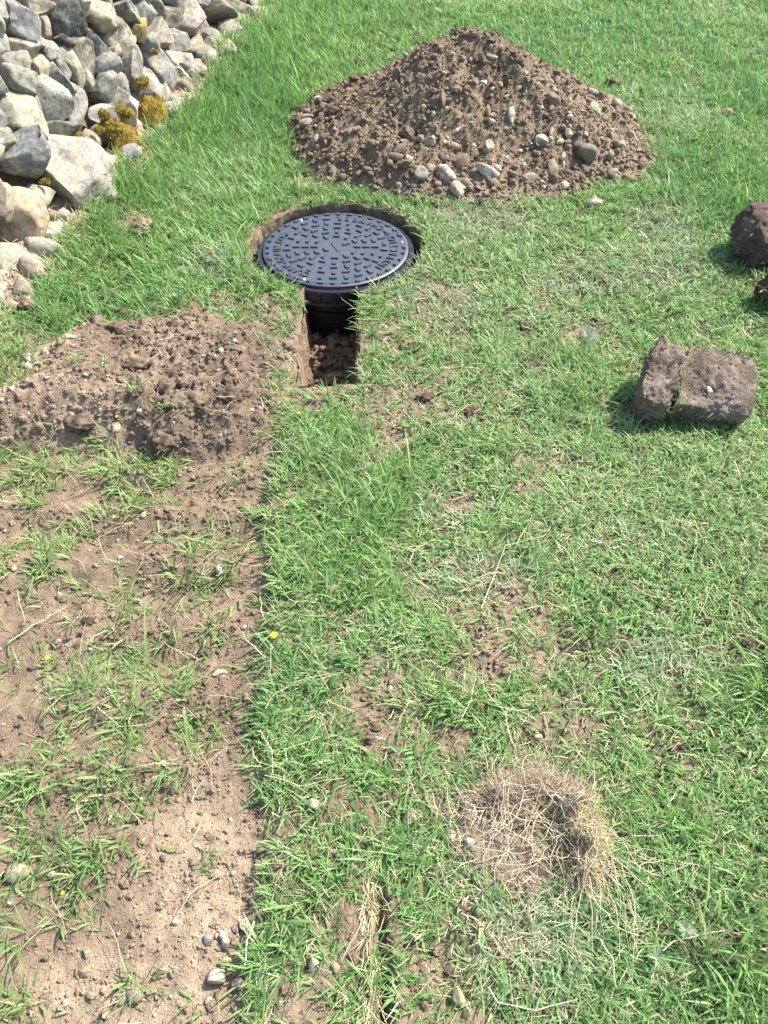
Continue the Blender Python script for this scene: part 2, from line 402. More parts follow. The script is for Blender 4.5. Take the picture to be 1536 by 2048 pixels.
tm = tm * sstep(0.25, 0.75, cv)[:, None]
c = c * (1 - tm) + tcol * tm
farm = sstep(5.5, 8.0, np.hypot(X, Y - 1))[:, None]
c = c * (1 - farm) + np.array([0.075, 0.13, 0.03]) * farm
dry = np.clip(sstep(0.16, 0.04, wall_off(X, Y)) * (Y > 1.2), 0, 1)
dry = np.maximum(dry, strip * sstep(1.0, 0.2, np.hypot((px - 400) / 170, (py - 1740) / 330)))
dry = np.maximum(dry, strip * sstep(1.0, 0.2, np.hypot((px - 230) / 330, (py - 1980) / 150)))[:, None]
c = c * (1 - dry) + np.array([0.305, 0.230, 0.155]) * dry
ground = mesh_obj('ground', np_mesh('ground', np.stack([X, Y, Z], 1), [grid_faces(len(xs), len(ys))], c), M_SOIL)
tag(ground, kind='structure')

# cut faces of the trench and the hole: rough soil skins just inside the sheet's own edge
def cut_face(xy, nxy, top, bot, seed):
    m = len(xy); rows = 26; T_ = np.linspace(0, 1, rows)[:, None]
    zt = top[None] * (1 - T_) + bot * T_
    xx = np.repeat(xy[None, :, 0], rows, 0); yy = np.repeat(xy[None, :, 1], rows, 0)
    o_ = 0.004 + 0.010 * T_ ** 2 + 0.008 * fbm(xx * 16 + seed, yy * 16, zt * 22, 3) + 0.006 * fbm(xx * 60, yy * 60 + seed, zt * 60, 3)
    V = np.stack([xx + nxy[None, :, 0] * o_, yy + nxy[None, :, 1] * o_, zt], 2).reshape(-1, 3)
    f = np.clip(0.5 + 0.9 * fbm(V[:, 0] * 18, V[:, 1] * 18 + seed, V[:, 2] * 26, 4), 0, 1)[:, None]
    c_ = np.array([0.155, 0.108, 0.068]) * (1 - f) + np.array([0.285, 0.212, 0.142]) * f
    mesh_obj('cut_face', np_mesh('cut_face', V, [grid_faces(m, rows)], c_), M_SOIL, ground)
yy_ = np.linspace(TR_Y0, 2.35, 110)
for side_, seed_ in ((0, 3), (1, 7)):
    wob = 0.008 * vnoise(yy_ * 9, yy_ * 0 + 3.1) + 0.004 * vnoise(yy_ * 31, yy_ * 0 + 7.1); sl = 0.02 * (2.2 - yy_)
    xx_ = TR_X0 + wob + sl if side_ == 0 else TR_X1 + 0.008 * vnoise(yy_ * 11, yy_ * 0 + 13.7) + sl
    xy_ = np.stack([xx_, yy_], 1); nn_ = np.tile([1.0 if side_ == 0 else -1.0, 0.0], (110, 1))
    cut_face(xy_, nn_, ground_base(xx_, yy_) - 0.001, -0.27, seed_)
xx_ = np.linspace(TR_X0, TR_X1, 36); xy_ = np.stack([xx_, TR_Y0 + 0.008 * vnoise(xx_ * 20, xx_ * 0 + 2.2)], 1)
cut_face(xy_, np.tile([0.0, 1.0], (36, 1)), ground_base(xy_[:, 0], xy_[:, 1]) - 0.001, -0.24, 11)
an_ = np.linspace(math.radians(-62), math.radians(232), 260)
rr_ = HOLE_R + 0.012 * vnoise(np.arctan2(np.sin(an_), np.cos(an_)) * 2.3 + 9, an_ * 0 + 1.5) + 0.006 * vnoise(np.arctan2(np.sin(an_), np.cos(an_)) * 7, an_ * 0 + 5.5)
xy_ = HOLE_C + np.stack([np.cos(an_), np.sin(an_)], 1) * rr_[:, None]
cut_face(xy_, -np.stack([np.cos(an_), np.sin(an_)], 1), ground_base(xy_[:, 0], xy_[:, 1]) - 0.001, -0.24, 17)

# ------------------------------------------------------------------ crumbs of soil, stones: merged scatter helper
VARI = [rock(900 + k, 2, 6, 0.6, 0.95, 0.06, 1.6) for k in range(14)]
VARI0 = [rock(940 + k, 3, 5, 0.55, 0.95, 0.24, 3.0, 0.3) for k in range(10)]
I0 = (lambda v: v)(ico(1))
def _low(seed):
    r = np.random.default_rng(seed)
    bm = bmesh.new(); bmesh.ops.create_icosphere(bm, subdivisions=1, radius=1)
    V = np.array([v.co[:] for v in bm.verts]); F = np.array([[v.index for v in f.verts] for f in bm.faces]); bm.free()
    keep = V  # 12 vertices on the first level
    return V * r.uniform(0.55, 1.25, (len(V), 1)), F
LOW = [_low(k) for k in range(16)]
def scatter(name, pts, size, cols, mat, parent=None, bank=LOW, squash=(0.6, 1.0), sink=0.2, smooth=None):
    """pts (n,3), size (n,), cols (n,3): one joined mesh of small lumps."""
    if smooth is None: smooth = bank is not LOW
    n = len(pts); kind = rng.integers(0, len(bank), n); Vs, Fs, Cs = [], [], []; off = 0
    for k in range(len(bank)):
        ii = np.where(kind == k)[0]
        if not len(ii): continue
        V, F = bank[k]; m = len(V)
        q = rng.normal(size=(len(ii), 4)); q /= np.linalg.norm(q, axis=1)[:, None]
        w, x, y, z = q.T
        R = np.stack([1 - 2 * (y * y + z * z), 2 * (x * y - z * w), 2 * (x * z + y * w), 2 * (x * y + z * w), 1 - 2 * (x * x + z * z), 2 * (y * z - x * w),
                      2 * (x * z - y * w), 2 * (y * z + x * w), 1 - 2 * (x * x + y * y)], 1).reshape(-1, 3, 3)
        sc = size[ii][:, None] * rng.uniform(squash[0], 1.15, (len(ii), 3))
        P = np.einsum('nij,nmj->nmi', R, V[None] * sc[:, None, :])
        P[:, :, 2] *= rng.uniform(squash[0], squash[1], len(ii))[:, None]
        P += pts[ii][:, None, :]; P[:, :, 2] += (size[ii] * (0.5 - sink))[:, None]
        Vs.append(P.reshape(-1, 3)); Fs.append((F[None] + (np.arange(len(ii)) * m)[:, None, None] + off).reshape(-1, 3)); off += m * len(ii)
        Cs.append(np.repeat(cols[ii], m, 0))
    o = mesh_obj(name, np_mesh(name, np.concatenate(Vs), [np.concatenate(Fs)], np.concatenate(Cs), smooth), mat, parent)
    o['kind'] = 'stuff'
    return o
def power_sizes(n, lo, hi, a=2.2):
    u = rng.random(n); return (lo ** (1 - a) + u * (hi ** (1 - a) - lo ** (1 - a))) ** (1 / (1 - a))

# ------------------------------------------------------------------ the mound
mound = empty('soil_mound', (MC[0], MC[1], 0), 'tall cone shaped heap of brown stony soil on the grass', 'mound')
gx_ = np.arange(-0.50, 1.30, 0.0075); gy_ = np.arange(2.85, 4.40, 0.0085)
A, B = np.meshgrid(gx_, gy_); A = A.ravel(); B = B.ravel(); H = mound_h(A, B)
keep_h = np.where(H > -0.5, H, -0.06); Zm = ground_base(A, B) + keep_h
F = grid_faces(len(gx_), len(gy_)); F = F[(H[F] > -0.05).all(1)]
use = np.unique(F); remap = -np.ones(len(A), int); remap[use] = np.arange(len(use))
MSOIL = np.array([0.186, 0.140, 0.092])
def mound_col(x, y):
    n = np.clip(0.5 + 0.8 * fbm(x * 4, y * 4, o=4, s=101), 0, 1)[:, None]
    k = sstep(-0.3, 0.8, x - MC[0])[:, None]  # lightens the soil colour towards the right, sunlight painted on that flank
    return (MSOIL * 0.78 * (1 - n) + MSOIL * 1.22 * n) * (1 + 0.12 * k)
Vm = np.stack([A, B, Zm], 1)[use]
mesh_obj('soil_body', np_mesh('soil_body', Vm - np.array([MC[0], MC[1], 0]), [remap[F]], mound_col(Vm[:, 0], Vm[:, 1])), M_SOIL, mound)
def on_mound(n, spread=1.0):
    x = rng.uniform(-0.48, 1.24, n * 3); y = rng.uniform(2.9, 4.3, n * 3); h = mound_h(x, y)
    k = np.where(h > 0.0)[0][:n]; return x[k], y[k], ground_base(x[k], y[k]) + h[k]
x, y, z = on_mound(15000); s = power_sizes(len(x), 0.003, 0.020, 3.0)
loc0 = np.array([MC[0], MC[1], 0])
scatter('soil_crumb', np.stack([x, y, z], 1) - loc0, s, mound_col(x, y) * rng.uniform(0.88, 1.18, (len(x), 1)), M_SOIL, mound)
x, y, z = on_mound(120); s = power_sizes(len(x), 0.012, 0.028, 2.4)
scatter('soil_lump', np.stack([x, y, z], 1) - loc0, s, mound_col(x, y) * rng.uniform(0.8, 1.2, (len(x), 1)), M_SOIL, mound, VARI0, (0.7, 1.0), 0.3)
x, y, z = on_mound(750); s = power_sizes(len(x), 0.004, 0.011, 2.6)
pc = np.array([0.42, 0.35, 0.26]) * rng.uniform(0.55, 1.15, (len(x), 1)) * rng.uniform(0.92, 1.08, (len(x), 3))
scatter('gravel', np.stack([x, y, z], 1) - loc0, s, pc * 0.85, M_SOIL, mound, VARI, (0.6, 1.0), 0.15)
# crumbs fallen around its foot
ang = rng.uniform(0, 2 * math.pi, 700); rr = 0.93 + np.abs(rng.normal(0, 0.09, 700))
c_, s_ = np.cos(ang), np.sin(ang); R_ = np.where(c_ > 0, 0.83, 0.68) * c_ ** 2 + np.where(s_ < 0, 0.625, 0.6) * s_ ** 2
x = MC[0] + c_ * rr * R_; y = MC[1] + s_ * rr * R_; z = surf(x, y)
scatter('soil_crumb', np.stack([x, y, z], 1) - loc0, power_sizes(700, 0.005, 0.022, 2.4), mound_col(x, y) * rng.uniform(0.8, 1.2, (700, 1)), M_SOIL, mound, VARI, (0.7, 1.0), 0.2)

STONE_COLS = {'pale': (0.38, 0.315, 0.235), 'tan': (0.28, 0.215, 0.15), 'white': (0.44, 0.395, 0.325), 'brown': (0.16, 0.115, 0.078), 'grey': (0.25, 0.23, 0.20),
              'pink': (0.34, 0.255, 0.22), 'dark': (0.13, 0.112, 0.085), 'cream': (0.43, 0.37, 0.285)}
stone_n = [0]
def place_stone(px, py, rx, ry, rot, colour, parent=None, name='stone', origin=None, sink=0.35, mat=None, sub=3):
    """A stone seen at a photo pixel with half sizes in pixels, lying on the soil."""
    p, t = cast(px, py + ry * 0.35); f = t / FPX * 1.0
    stone_n[0] += 1; sd = 2000 + stone_n[0]
    V, F = rock(sd, sub, 9, 0.52, 0.88, 0.05, 1.8)
    a, b_ = rx * f, ry * f
    c3 = min(a, b_) * random.uniform(0.75, 1.0)
    # lay it on the surface: long axes follow the slope's picture plane
    R = Vector((1, 0, 0)); U = Vector((0, SP, CP)); D = R.cross(U)
    ca, sa = math.cos(math.radians(rot)), math.sin(math.radians(rot))
    A1 = R * ca + U * sa; A2 = U * ca - R * sa
    # lean the second axis half way down onto the ground
    V = V[:, 0:1] * np.array(A1) * a + V[:, 1:2] * np.array(A2) * b_ + V[:, 2:3] * np.array(D) * c3
    zmin, zmax = V[:, 2].min(), V[:, 2].max()
    pos = np.array(p); pos[2] = p[2] - zmin - sink * (zmax - zmin)
    view = np.array([0, 0, CAM_H]) - pos
    me = np_mesh(name, V, [F]); o = mesh_obj(name, me, mat or M_STONE, parent)
    o.location = Vector(pos - (np.array(origin) if origin is not None else 0))
    k = random.uniform(0.9, 1.12); cc = STONE_COLS[colour]
    o.color = (cc[0] * k, cc[1] * k * random.uniform(0.97, 1.03), cc[2] * k * random.uniform(0.94, 1.05), 1)
    return o
for (u, v, a, b_, r_, cc) in [(602, 508, 30, 24, 0, 'pale'), (668, 640, 40, 42, 10, 'pale'), (718, 704, 34, 38, 20, 'pale'), (838, 632, 55, 24, -28, 'white'), (935, 405, 15, 34, 5, 'white'),
        (822, 277, 14, 12, 0, 'white'), (712, 468, 24, 9, 42, 'pale'), (620, 402, 10, 13, 0, 'white'), (582, 378, 12, 20, 0, 'tan'), (840, 535, 25, 30, 0, 'pale'), (1055, 505, 28, 26, 0, 'cream'),
        (1095, 475, 12, 26, 0, 'tan'), (1142, 573, 11, 20, -15, 'white'), (1145, 690, 23, 20, 0, 'white'), (1100, 620, 22, 42, 0, 'tan'), (1235, 560, 42, 38, -10, 'dark'), (1205, 525, 20, 14, 0, 'grey'),
        (1425, 490, 17, 34, 38, 'pale'), (1375, 522, 19, 14, 0, 'grey'), (1415, 410, 20, 17, 0, 'pale'), (1360, 360, 24, 17, -30, 'cream'), (1325, 345, 25, 20, 0, 'tan'), (1265, 310, 24, 10, -20, 'cream'),
        (1160, 300, 18, 14, 0, 'grey'), (1270, 385, 23, 36, 35, 'pale'), (1110, 310, 10, 18, 20, 'cream'), (1095, 275, 12, 15, 0, 'pale'), (855, 432, 14, 14, 0, 'white'), (840, 385, 10, 24, 0, 'tan'),
        (905, 542, 12, 10, 0, 'white'), (918, 580, 10, 12, 0, 'cream'), (985, 610, 15, 14, 0, 'cream'), (880, 620, 16, 14, 0, 'pale'), (730, 590, 28, 38, 0, 'brown'), (110, 420, 26, 17, 10, 'cream'),
        (108, 448, 32, 26, 0, 'tan'), (145, 508, 15, 26, -15, 'grey'), (190, 500, 32, 20, 0, 'brown'), (152, 340, 22, 12, 10, 'pale'), (208, 342, 20, 16, 0, 'brown'), (300, 465, 28, 12, 20, 'tan'),
        (480, 690, 16, 15, 0, 'tan'), (540, 692, 18, 10, 0, 'cream'), (568, 645, 28, 32, 10, 'grey'), (606, 620, 24, 22, 0, 'tan'), (890, 135, 10, 16, 0, 'tan'), (993, 235, 10, 10, 0, 'cream'),
        (465, 575, 36, 20, 0, 'brown'), (855, 170, 26, 14, 0, 'tan'), (780, 535, 13, 18, 0, 'cream'), (665, 515, 12, 14, 0, 'pale'), (700, 530, 30, 18, -15, 'tan'), (1295, 615, 16, 12, 0, 'cream'),
        (1195, 610, 10, 10, 0, 'cream'), (1165, 480, 16, 24, 20, 'pale'), (1215, 470, 7, 18, 0, 'tan'), (1340, 470, 10, 14, 0, 'pale'), (1350, 630, 14, 10, 0, 'cream'), (1010, 410, 14, 16, 0, 'tan'),
        (915, 460, 14, 10, 0, 'pale'), (770, 437, 11, 8, 0, 'pale'), (665, 458, 9, 10, 0, 'white'), (675, 380, 9, 9, 0, 'pale'), (655, 335, 14, 42, 0, 'brown'), (660, 580, 26, 26, 0, 'brown'),
        (1105, 345, 24, 36, 30, 'brown'), (1290, 325, 20, 22, 0, 'brown'), (1065, 265, 18, 20, 0, 'brown'), (370, 530, 24, 26, 0, 'brown'), (295, 525, 16, 26, 0, 'brown'), (1005, 660, 40, 20, 0, 'tan')]:
    place_stone(560 + u / 2.021, 30 + v / 2.021, a / 2.021, b_ / 2.021, r_, cc, mound, 'stone', loc0, 0.3)

r_f = random.Random(5)
for k in range(28):      # paler stones showing down the right flank and along the foot
    u = r_f.uniform(0.15, 1.0); px_ = 900 + 390 * u + r_f.gauss(0, 20); py_ = 75 + 235 * u + r_f.uniform(5, 110) * (0.4 + 0.6 * u)
    if k % 4 == 0: px_, py_ = r_f.uniform(620, 1250), r_f.uniform(300, 380)
    if mound_h(*[np.array([q_]) for q_ in cast(px_, py_)[0][:2]])[0] < 0.01: continue
    place_stone(px_, py_, r_f.uniform(4, 10), r_f.uniform(4, 9), r_f.uniform(-40, 40), r_f.choice(['pale', 'cream', 'tan', 'pale', 'white']), mound, 'stone', loc0, 0.35, None, 2)
# ------------------------------------------------------------------ the low heap on the left
hx = np.array([p[0] for p in HEAP]); hy = np.array([p[1] for p in HEAP])
heap = empty('soil_heap', (hx.mean(), hy.mean(), 0), 'low spread of crumbly brown topsoil left of the narrow trench', 'soil heap')
hloc = np.array([hx.mean(), hy.mean(), 0])
ga = np.arange(hx.min() - 0.06, hx.max() + 0.06, 0.006); gb = np.arange(hy.min() - 0.06, hy.max() + 0.06, 0.006)
A, B = np.meshgrid(ga, gb); A = A.ravel(); B = B.ravel(); H = heap_h(A, B)
sdh = hole_sdf(A, B); F = grid_faces(len(ga), len(gb)); F = F[((H[F] > -0.4) & (sdh[F] > 0.012)).all(1)]
use = np.unique(F); remap = -np.ones(len(A), int); remap[use] = np.arange(len(use))
Zh = (ground_base(A, B) + H + 0.004)
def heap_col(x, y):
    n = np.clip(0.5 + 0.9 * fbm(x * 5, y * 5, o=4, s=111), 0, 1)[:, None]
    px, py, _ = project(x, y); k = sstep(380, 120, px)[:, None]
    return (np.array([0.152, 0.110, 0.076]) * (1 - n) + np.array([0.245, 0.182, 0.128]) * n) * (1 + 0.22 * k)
Vh = np.stack([A, B, Zh], 1)[use]
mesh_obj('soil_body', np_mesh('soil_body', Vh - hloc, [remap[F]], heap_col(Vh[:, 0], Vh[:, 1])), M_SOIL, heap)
def on_heap(n):
    x = rng.uniform(hx.min(), hx.max(), n * 4); y = rng.uniform(hy.min(), hy.max(), n * 4)
    k = np.where((heap_h(x, y) > 0.005) & (hole_sdf(x, y) > 0.015))[0][:n]
    return x[k], y[k], ground_base(x[k], y[k]) + heap_h(x[k], y[k])
x, y, z = on_heap(10500); s = power_sizes(len(x), 0.0025, 0.011, 2.3)
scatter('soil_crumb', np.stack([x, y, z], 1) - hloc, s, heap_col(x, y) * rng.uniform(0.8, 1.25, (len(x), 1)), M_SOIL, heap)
x, y, z = on_heap(40); s = power_sizes(len(x), 0.012, 0.028, 2.0)
scatter('soil_lump', np.stack([x, y, z], 1) - hloc, s, heap_col(x, y) * rng.uniform(0.75, 1.1, (len(x), 1)), M_SOIL, heap, VARI0, (0.7, 1.0), 0.35)
x, y, z = on_heap(260); s = power_sizes(len(x), 0.003, 0.008, 2.5)
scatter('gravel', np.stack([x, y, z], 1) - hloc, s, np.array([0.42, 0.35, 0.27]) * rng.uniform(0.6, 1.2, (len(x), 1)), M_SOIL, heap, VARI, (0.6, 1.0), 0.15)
for (px_, py_, a, b_, cc) in [(233, 857, 12, 14, 'pale'), (200, 637, 17, 11, 'tan'), (55, 716, 14, 10, 'pale'), (60, 735, 8, 12, 'white'), (90, 700, 7, 9, 'cream'), (97, 708, 6, 7, 'pale'), (137, 675, 18, 8, 'tan'),
        (143, 830, 7, 9, 'pale'), (328, 655, 6, 6, 'pale'), (470, 682, 7, 6, 'white'), (518, 816, 6, 6, 'white'), (172, 763, 6, 5, 'pale'), (58, 828, 5, 5, 'pale'), (24, 778, 8, 6, 'cream'), (52, 774, 5, 5, 'white'), (445, 702, 6, 8, 'pale'), (5, 800, 5, 6, 'white'), (10, 818, 7, 6, 'pale'), (560, 817, 6, 5, 'grey')]:
    place_stone(px_, py_, a, b_, 0, cc, heap, 'stone', hloc, 0.3)

# ------------------------------------------------------------------ dry stone wall
BATTER = math.radians(66)
WN = Vector((WOUT[0] * math.sin(BATTER), WOUT[1] * math.sin(BATTER), math.cos(BATTER)))
WU = Vector((-WOUT[0] * math.cos(BATTER), -WOUT[1] * math.cos(BATTER), math.sin(BATTER)))
WD = Vector((WDIR[0], WDIR[1], 0))
W0 = Vector((WB0[0], WB0[1], 0.04))
def wall_pt(s, h, out=0.0): return W0 + WD * s + WU * h + WN * out
wall = empty('dry_stone_wall', W0, 'old dry stone wall of rounded grey boulders at the left edge of the field', 'wall')
WC = {'grey': (0.235, 0.225, 0.195), 'dark': (0.115, 0.110, 0.097), 'tan': (0.29, 0.245, 0.18), 'pale': (0.37, 0.325, 0.26), 'blue': (0.185, 0.187, 0.183), 'pink': (0.31, 0.225, 0.185),
      'green': (0.275, 0.268, 0.19), 'brown': (0.20, 0.167, 0.125), 'orange': (0.36, 0.25, 0.08), 'white': (0.46, 0.43, 0.38), 'rust': (0.36, 0.26, 0.165)}
placed = []
def wall_stone(cen, A1, A2, A3, seed, colour, sub=3, planes=9, given=()):
    V, F = rock(seed, sub, 0 if given else planes + 2, 0.46, 0.80, 0.035, 2.0, 0.024, given)
    V = V[:, 0:1] * np.array(A1) + V[:, 1:2] * np.array(A2) + V[:, 2:3] * np.array(A3)
    o = mesh_obj('stone', np_mesh('stone', V, [F]), M_WALLSTONE, wall)
    o.location = cen - W0; k = random.uniform(0.62, 0.88); cc = WC[colour]
    o.color = (cc[0] * k, cc[1] * k, cc[2] * k, 1)
    return o
def hit_wall(px, py):
    d = Vector(ray(px, py)); o = Vector((0, 0, CAM_H))
    t = (W0 - o).dot(WN) / d.dot(WN); return o + d * t, t
RV = Vector((1, 0, 0)); UV = Vector((0, SP, CP)); DV = Vector((0, CP, -SP))
q = 2.743
hand = [(45, 15, 62, 28, 0, 'green'), (200, 35, 92, 48, -8, 'tan'), (360, 110, 122, 118, 10, 'dark'), (430, 22, 68, 42, -15, 'green'), (245, 148, 46, 52, 30, 'pink'), (100, 120, 120, 84, -12, 'blue'),
        (25, 60, 42, 58, 0, 'grey'), (545, 75, 78, 70, 15, 'tan'), (680, 38, 76, 48, -12, 'grey'), (795, 60, 58, 66, -10, 'grey'), (872, 25, 38, 46, 0, 'grey'), (640, 168, 82, 92, -15, 'brown'), (757, 150, 46, 48, 0, 'orange'),
        (700, 235, 54, 48, 0, 'tan'), (535, 252, 58, 88, 30, 'grey'), (440, 305, 84, 96, 10, 'brown'), (120, 250, 80, 76, -20, 'tan'), (18, 235, 36, 82, 10, 'grey'), (255, 270, 66, 58, 0, 'grey'), (318, 342, 54, 70, 10, 'grey'),
        (400, 362, 54, 92, 25, 'green'), (82, 352, 90, 54, 22, 'pale'), (190, 375, 70, 70, 0, 'tan'), (578, 370, 92, 44, 28, 'blue'), (630, 290, 44, 40, 0, 'tan'), (725, 362, 64, 90, -8, 'grey'), (870, 160, 70, 80, 15, 'tan'),
        (945, 85, 58, 58, 0, 'tan'), (1062, 105, 70, 74, 10, 'pale'), (985, 240, 70, 70, 0, 'grey'), (1075, 270, 44, 66, -10, 'pale'), (830, 260, 62, 62, 20, 'grey'), (885, 392, 84, 98, 12, 'grey'), (992, 330, 64, 38, 0, 'pale'),
        (1105, 370, 62, 60, 0, 'pale'), (1010, 402, 76, 52, -15, 'white'), (340, 462, 70, 80, 0, 'blue'), (100, 450, 106, 70, 10, 'green'), (262, 552, 94, 116, -28, 'grey'), (420, 562, 70, 118, 22, 'grey'),
        (130, 617, 140, 132, -20, 'green'), (590, 470, 70, 64, 0, 'grey'), (672, 460, 34, 44, 0, 'pale'), (812, 482, 84, 80, -10, 'pale'), (642, 548, 56, 54, 0, 'pale'), (900, 542, 46, 66, 0, 'pale'), (1040, 502, 54, 64, 0, 'pale'),
        (320, 722, 126, 58, 20, 'grey'), (15, 762, 60, 50, 25, 'green'), (128, 842, 150, 96, 14, 'blue'), (830, 780, 46, 46, 0, 'grey'), (1160, 30, 125, 48, 4, 'tan'), (1322, 62, 74, 46, 6, 'tan'), (1425, 40, 64, 50, 0, 'tan'),
        (1262, 140, 46, 42, 0, 'pale'), (1150, 250, 34, 66, 0, 'pale'), (-20, 640, 60, 70, 0, 'grey'), (482, 432, 36, 46, 0, 'pale'), (180, 205, 60, 40, -10, 'grey'), (360, 240, 60, 34, 8, 'dark'), (960, 10, 60, 48, 0, 'pale'), (1110, 180, 44, 40, 0, 'tan'),
        (560, 10, 60, 40, 0, 'dark'), (-60, 140, 80, 80, 0, 'grey'), (-60, 400, 80, 90, 0, 'grey'), (260, -40, 90, 50, 0, 'grey'), (760, -30, 80, 48, 0, 'tan'), (1060, -40, 90, 50, 0, 'grey'), (600, 640, 66, 60, 10, 'white'), (700, 600, 60, 56, 0, 'pale'),
        (780, 690, 60, 56, -10, 'pale'), (690, 760, 70, 60, 0, 'pale'), (940, 600, 46, 36, 0, 'pale')]
for k, (u, v, a, b_, r_, cc) in enumerate(hand):
    px_, py_ = u / q, v / q
    p, t = hit_wall(px_, py_); f = t / FPX
    ca, sa = math.cos(math.radians(r_)), math.sin(math.radians(r_))
    ra, rb = a / q * f * 1.36, b_ / q * f * 1.36
    rc = 0.85 * (ra + rb) / 2
    wall_stone(p - WN * rc * 0.35, (RV * ca + UV * sa) * ra, (UV * ca - RV * sa) * rb, DV * rc, 3000 + k, cc, 4)
    placed.append(((p - W0).dot(WD), (p - W0).dot(WU), (ra + rb) / 2))
# the large boulders at the foot
for k, (px_, py_, a, b_, r_, cc, dz) in enumerate([(140, 358, 66, 90, 10, 'pale', 0.02), (46, 440, 44, 58, -10, 'rust', 0.0), (2, 408, 24, 36, 0, 'tan', 0.0), (78, 482, 44, 22, 22, 'white', -0.02), (10, 628, 30, 56, 5, 'pale', 0.0), (228, 378, 24, 22, 0, 'pale', 0.0), (22, 520, 40, 34, 0, 'tan', -0.02)]):
    p, t = hit_wall(px_, py_); f = t / FPX
    ca, sa = math.cos(math.radians(r_)), math.sin(math.radians(r_))
    ra, rb = a * f * 1.12, b_ * f * 1.12; rc = 0.8 * (ra + rb) / 2
    giv = [(0.30, 0.22, -0.92, 0.42), (-0.62, -0.62, -0.30, 0.46), (0.12, 0.95, -0.25, 0.66), (0.96, 0.12, -0.2, 0.66), (0.6, -0.75, -0.2, 0.62), (-0.85, 0.55, -0.1, 0.62), (-0.15, -0.98, 0.0, 0.8), (0.75, 0.65, -0.3, 0.68), (0.0, 0.0, 1.0, 0.6)] if k == 0 else ()
    wall_stone(p + WN * dz, (RV * ca + UV * sa) * ra, (UV * ca - RV * sa) * rb, DV * rc, 3300 + k, cc, 4, 4, giv)
    placed.append(((p - W0).dot(WD), (p - W0).dot(WU), (ra + rb) / 2))
# the rest of the wall: smaller stones set back in the gaps, and the courses beyond the picture
names = ['grey', 'tan', 'blue', 'brown', 'grey', 'pale', 'green', 'dark']
pl = [(a, b_, c3) for a, b_, c3 in placed]
tries = 0; made = 0
while tries < 5000 and made < 340:
    tries += 1
    s = random.uniform(-0.9, 5.2); h = random.uniform(-0.02, 1.08)
    gap = min((math.hypot(s - a, h - b_) - 0.95 * c3) for a, b_, c3 in pl)
    if gap < 0.026: continue
    r_ = min(gap * random.uniform(0.95, 1.15), random.uniform(0.07, 0.13))
    pl.append((s, h, r_)); made += 1
    e1 = random.uniform(0.95, 1.5); e2 = random.uniform(0.85, 1.1); tl = random.uniform(-0.4, 0.4)
    wall_stone(wall_pt(s, h, -r_ * 0.35 - 0.012), (WD * math.cos(tl) + WU * math.sin(tl)) * r_ * e1 * 1.15, (WU * math.cos(tl) - WD * math.sin(tl)) * r_ * e2 * 1.15, WN * r_ * 1.15, 3500 + made, random.choice(names), 2)
r_w = random.Random(11)
for k in range(44):      # half buried stones along the foot
    s_ = -0.5 + 4.6 * (k + r_w.random()) / 44; o_ = r_w.uniform(-0.01, 0.085); r_ = r_w.uniform(0.022, 0.06)
    x_, y_ = WB0 + WDIR * s_ + WOUT * o_; z_ = float(ground_base(np.array([x_]), np.array([y_]))[0])
    tl = r_w.uniform(0, 3.1); A1 = Vector((math.cos(tl), math.sin(tl), 0.1)); A2 = Vector((-math.sin(tl), math.cos(tl), 0.2))
    wall_stone(Vector((x_, y_, z_ + r_ * 0.15)), A1 * r_ * 1.3, A2 * r_, Vector((0, 0, 1)) * r_ * 0.8, 4200 + k, r_w.choice(['pale', 'tan', 'pale', 'tan', 'grey']), 2)
# hearting behind the face
na, nb = 150, 40
S_, H_ = np.meshgrid(np.linspace(-1.2, 5.6, na), np.linspace(-0.15, 1.0, nb)); S_ = S_.ravel(); H_ = H_.ravel()
O_ = -0.10 + 0.04 * fbm(S_ * 9, H_ * 9, o=3, s=121)
front = np.array(W0)[None] * 0 + S_[:, None] * np.array(WD) + H_[:, None] * np.array(WU) + O_[:, None] * np.array(WN)
back = front.copy(); back += np.array([-0.55, 0.08, 0]) * np.where(True, 1, 1)
Ff = grid_faces(na, nb); Fb = Ff[:, ::-1] + na * nb
top = np.array([[(nb - 1) * na + i, (nb - 1) * na + i + 1, (nb - 1) * na + i + 1 + na * nb, (nb - 1) * na + i + na * nb] for i in range(na - 1)])
sides = np.array([[j * na + e_, (j + 1) * na + e_, (j + 1) * na + e_ + na * nb, j * na + e_ + na * nb] for j in range(nb - 1) for e_ in (0, na - 1)])
Vw = np.concatenate([front, back])
mesh_obj('rubble_core', np_mesh('rubble_core', Vw, [Ff, Fb, top, sides], np.tile(np.array([0.24, 0.195, 0.14]), (len(Vw), 1))), M_SOIL, wall)

# ------------------------------------------------------------------ inspection chamber
ch = empty('inspection_chamber', (LID[0], LID[1], LID_Z), 'black plastic inspection chamber with a round patterned lid sunk in the dug hole', 'chamber')
def lathe(profile, seg=96):
    V = []; 
    for r_, z_ in profile:
        for k in range(seg):
            a = 2 * math.pi * k / seg; V.append((r_ * math.cos(a), r_ * math.sin(a), z_))
    F = []
    for i in range(len(profile) - 1):
        for k in range(seg):
            k2 = (k + 1) % seg; F.append((i * seg + k, i * seg + k2, (i + 1) * seg + k2, (i + 1) * seg + k))
    return np.array(V), np.array(F)
def lathe_obj(name, prof, mat, parent, sharp=True):
    V, F = lathe(prof); me = np_mesh(name, V, [F[:, ::-1]], None, True)
    o = mesh_obj(name, me, mat, parent)
    if sharp:
        m = o.modifiers.new('split', 'EDGE_SPLIT'); m.split_angle = math.radians(35)
    return o
LR = 0.258
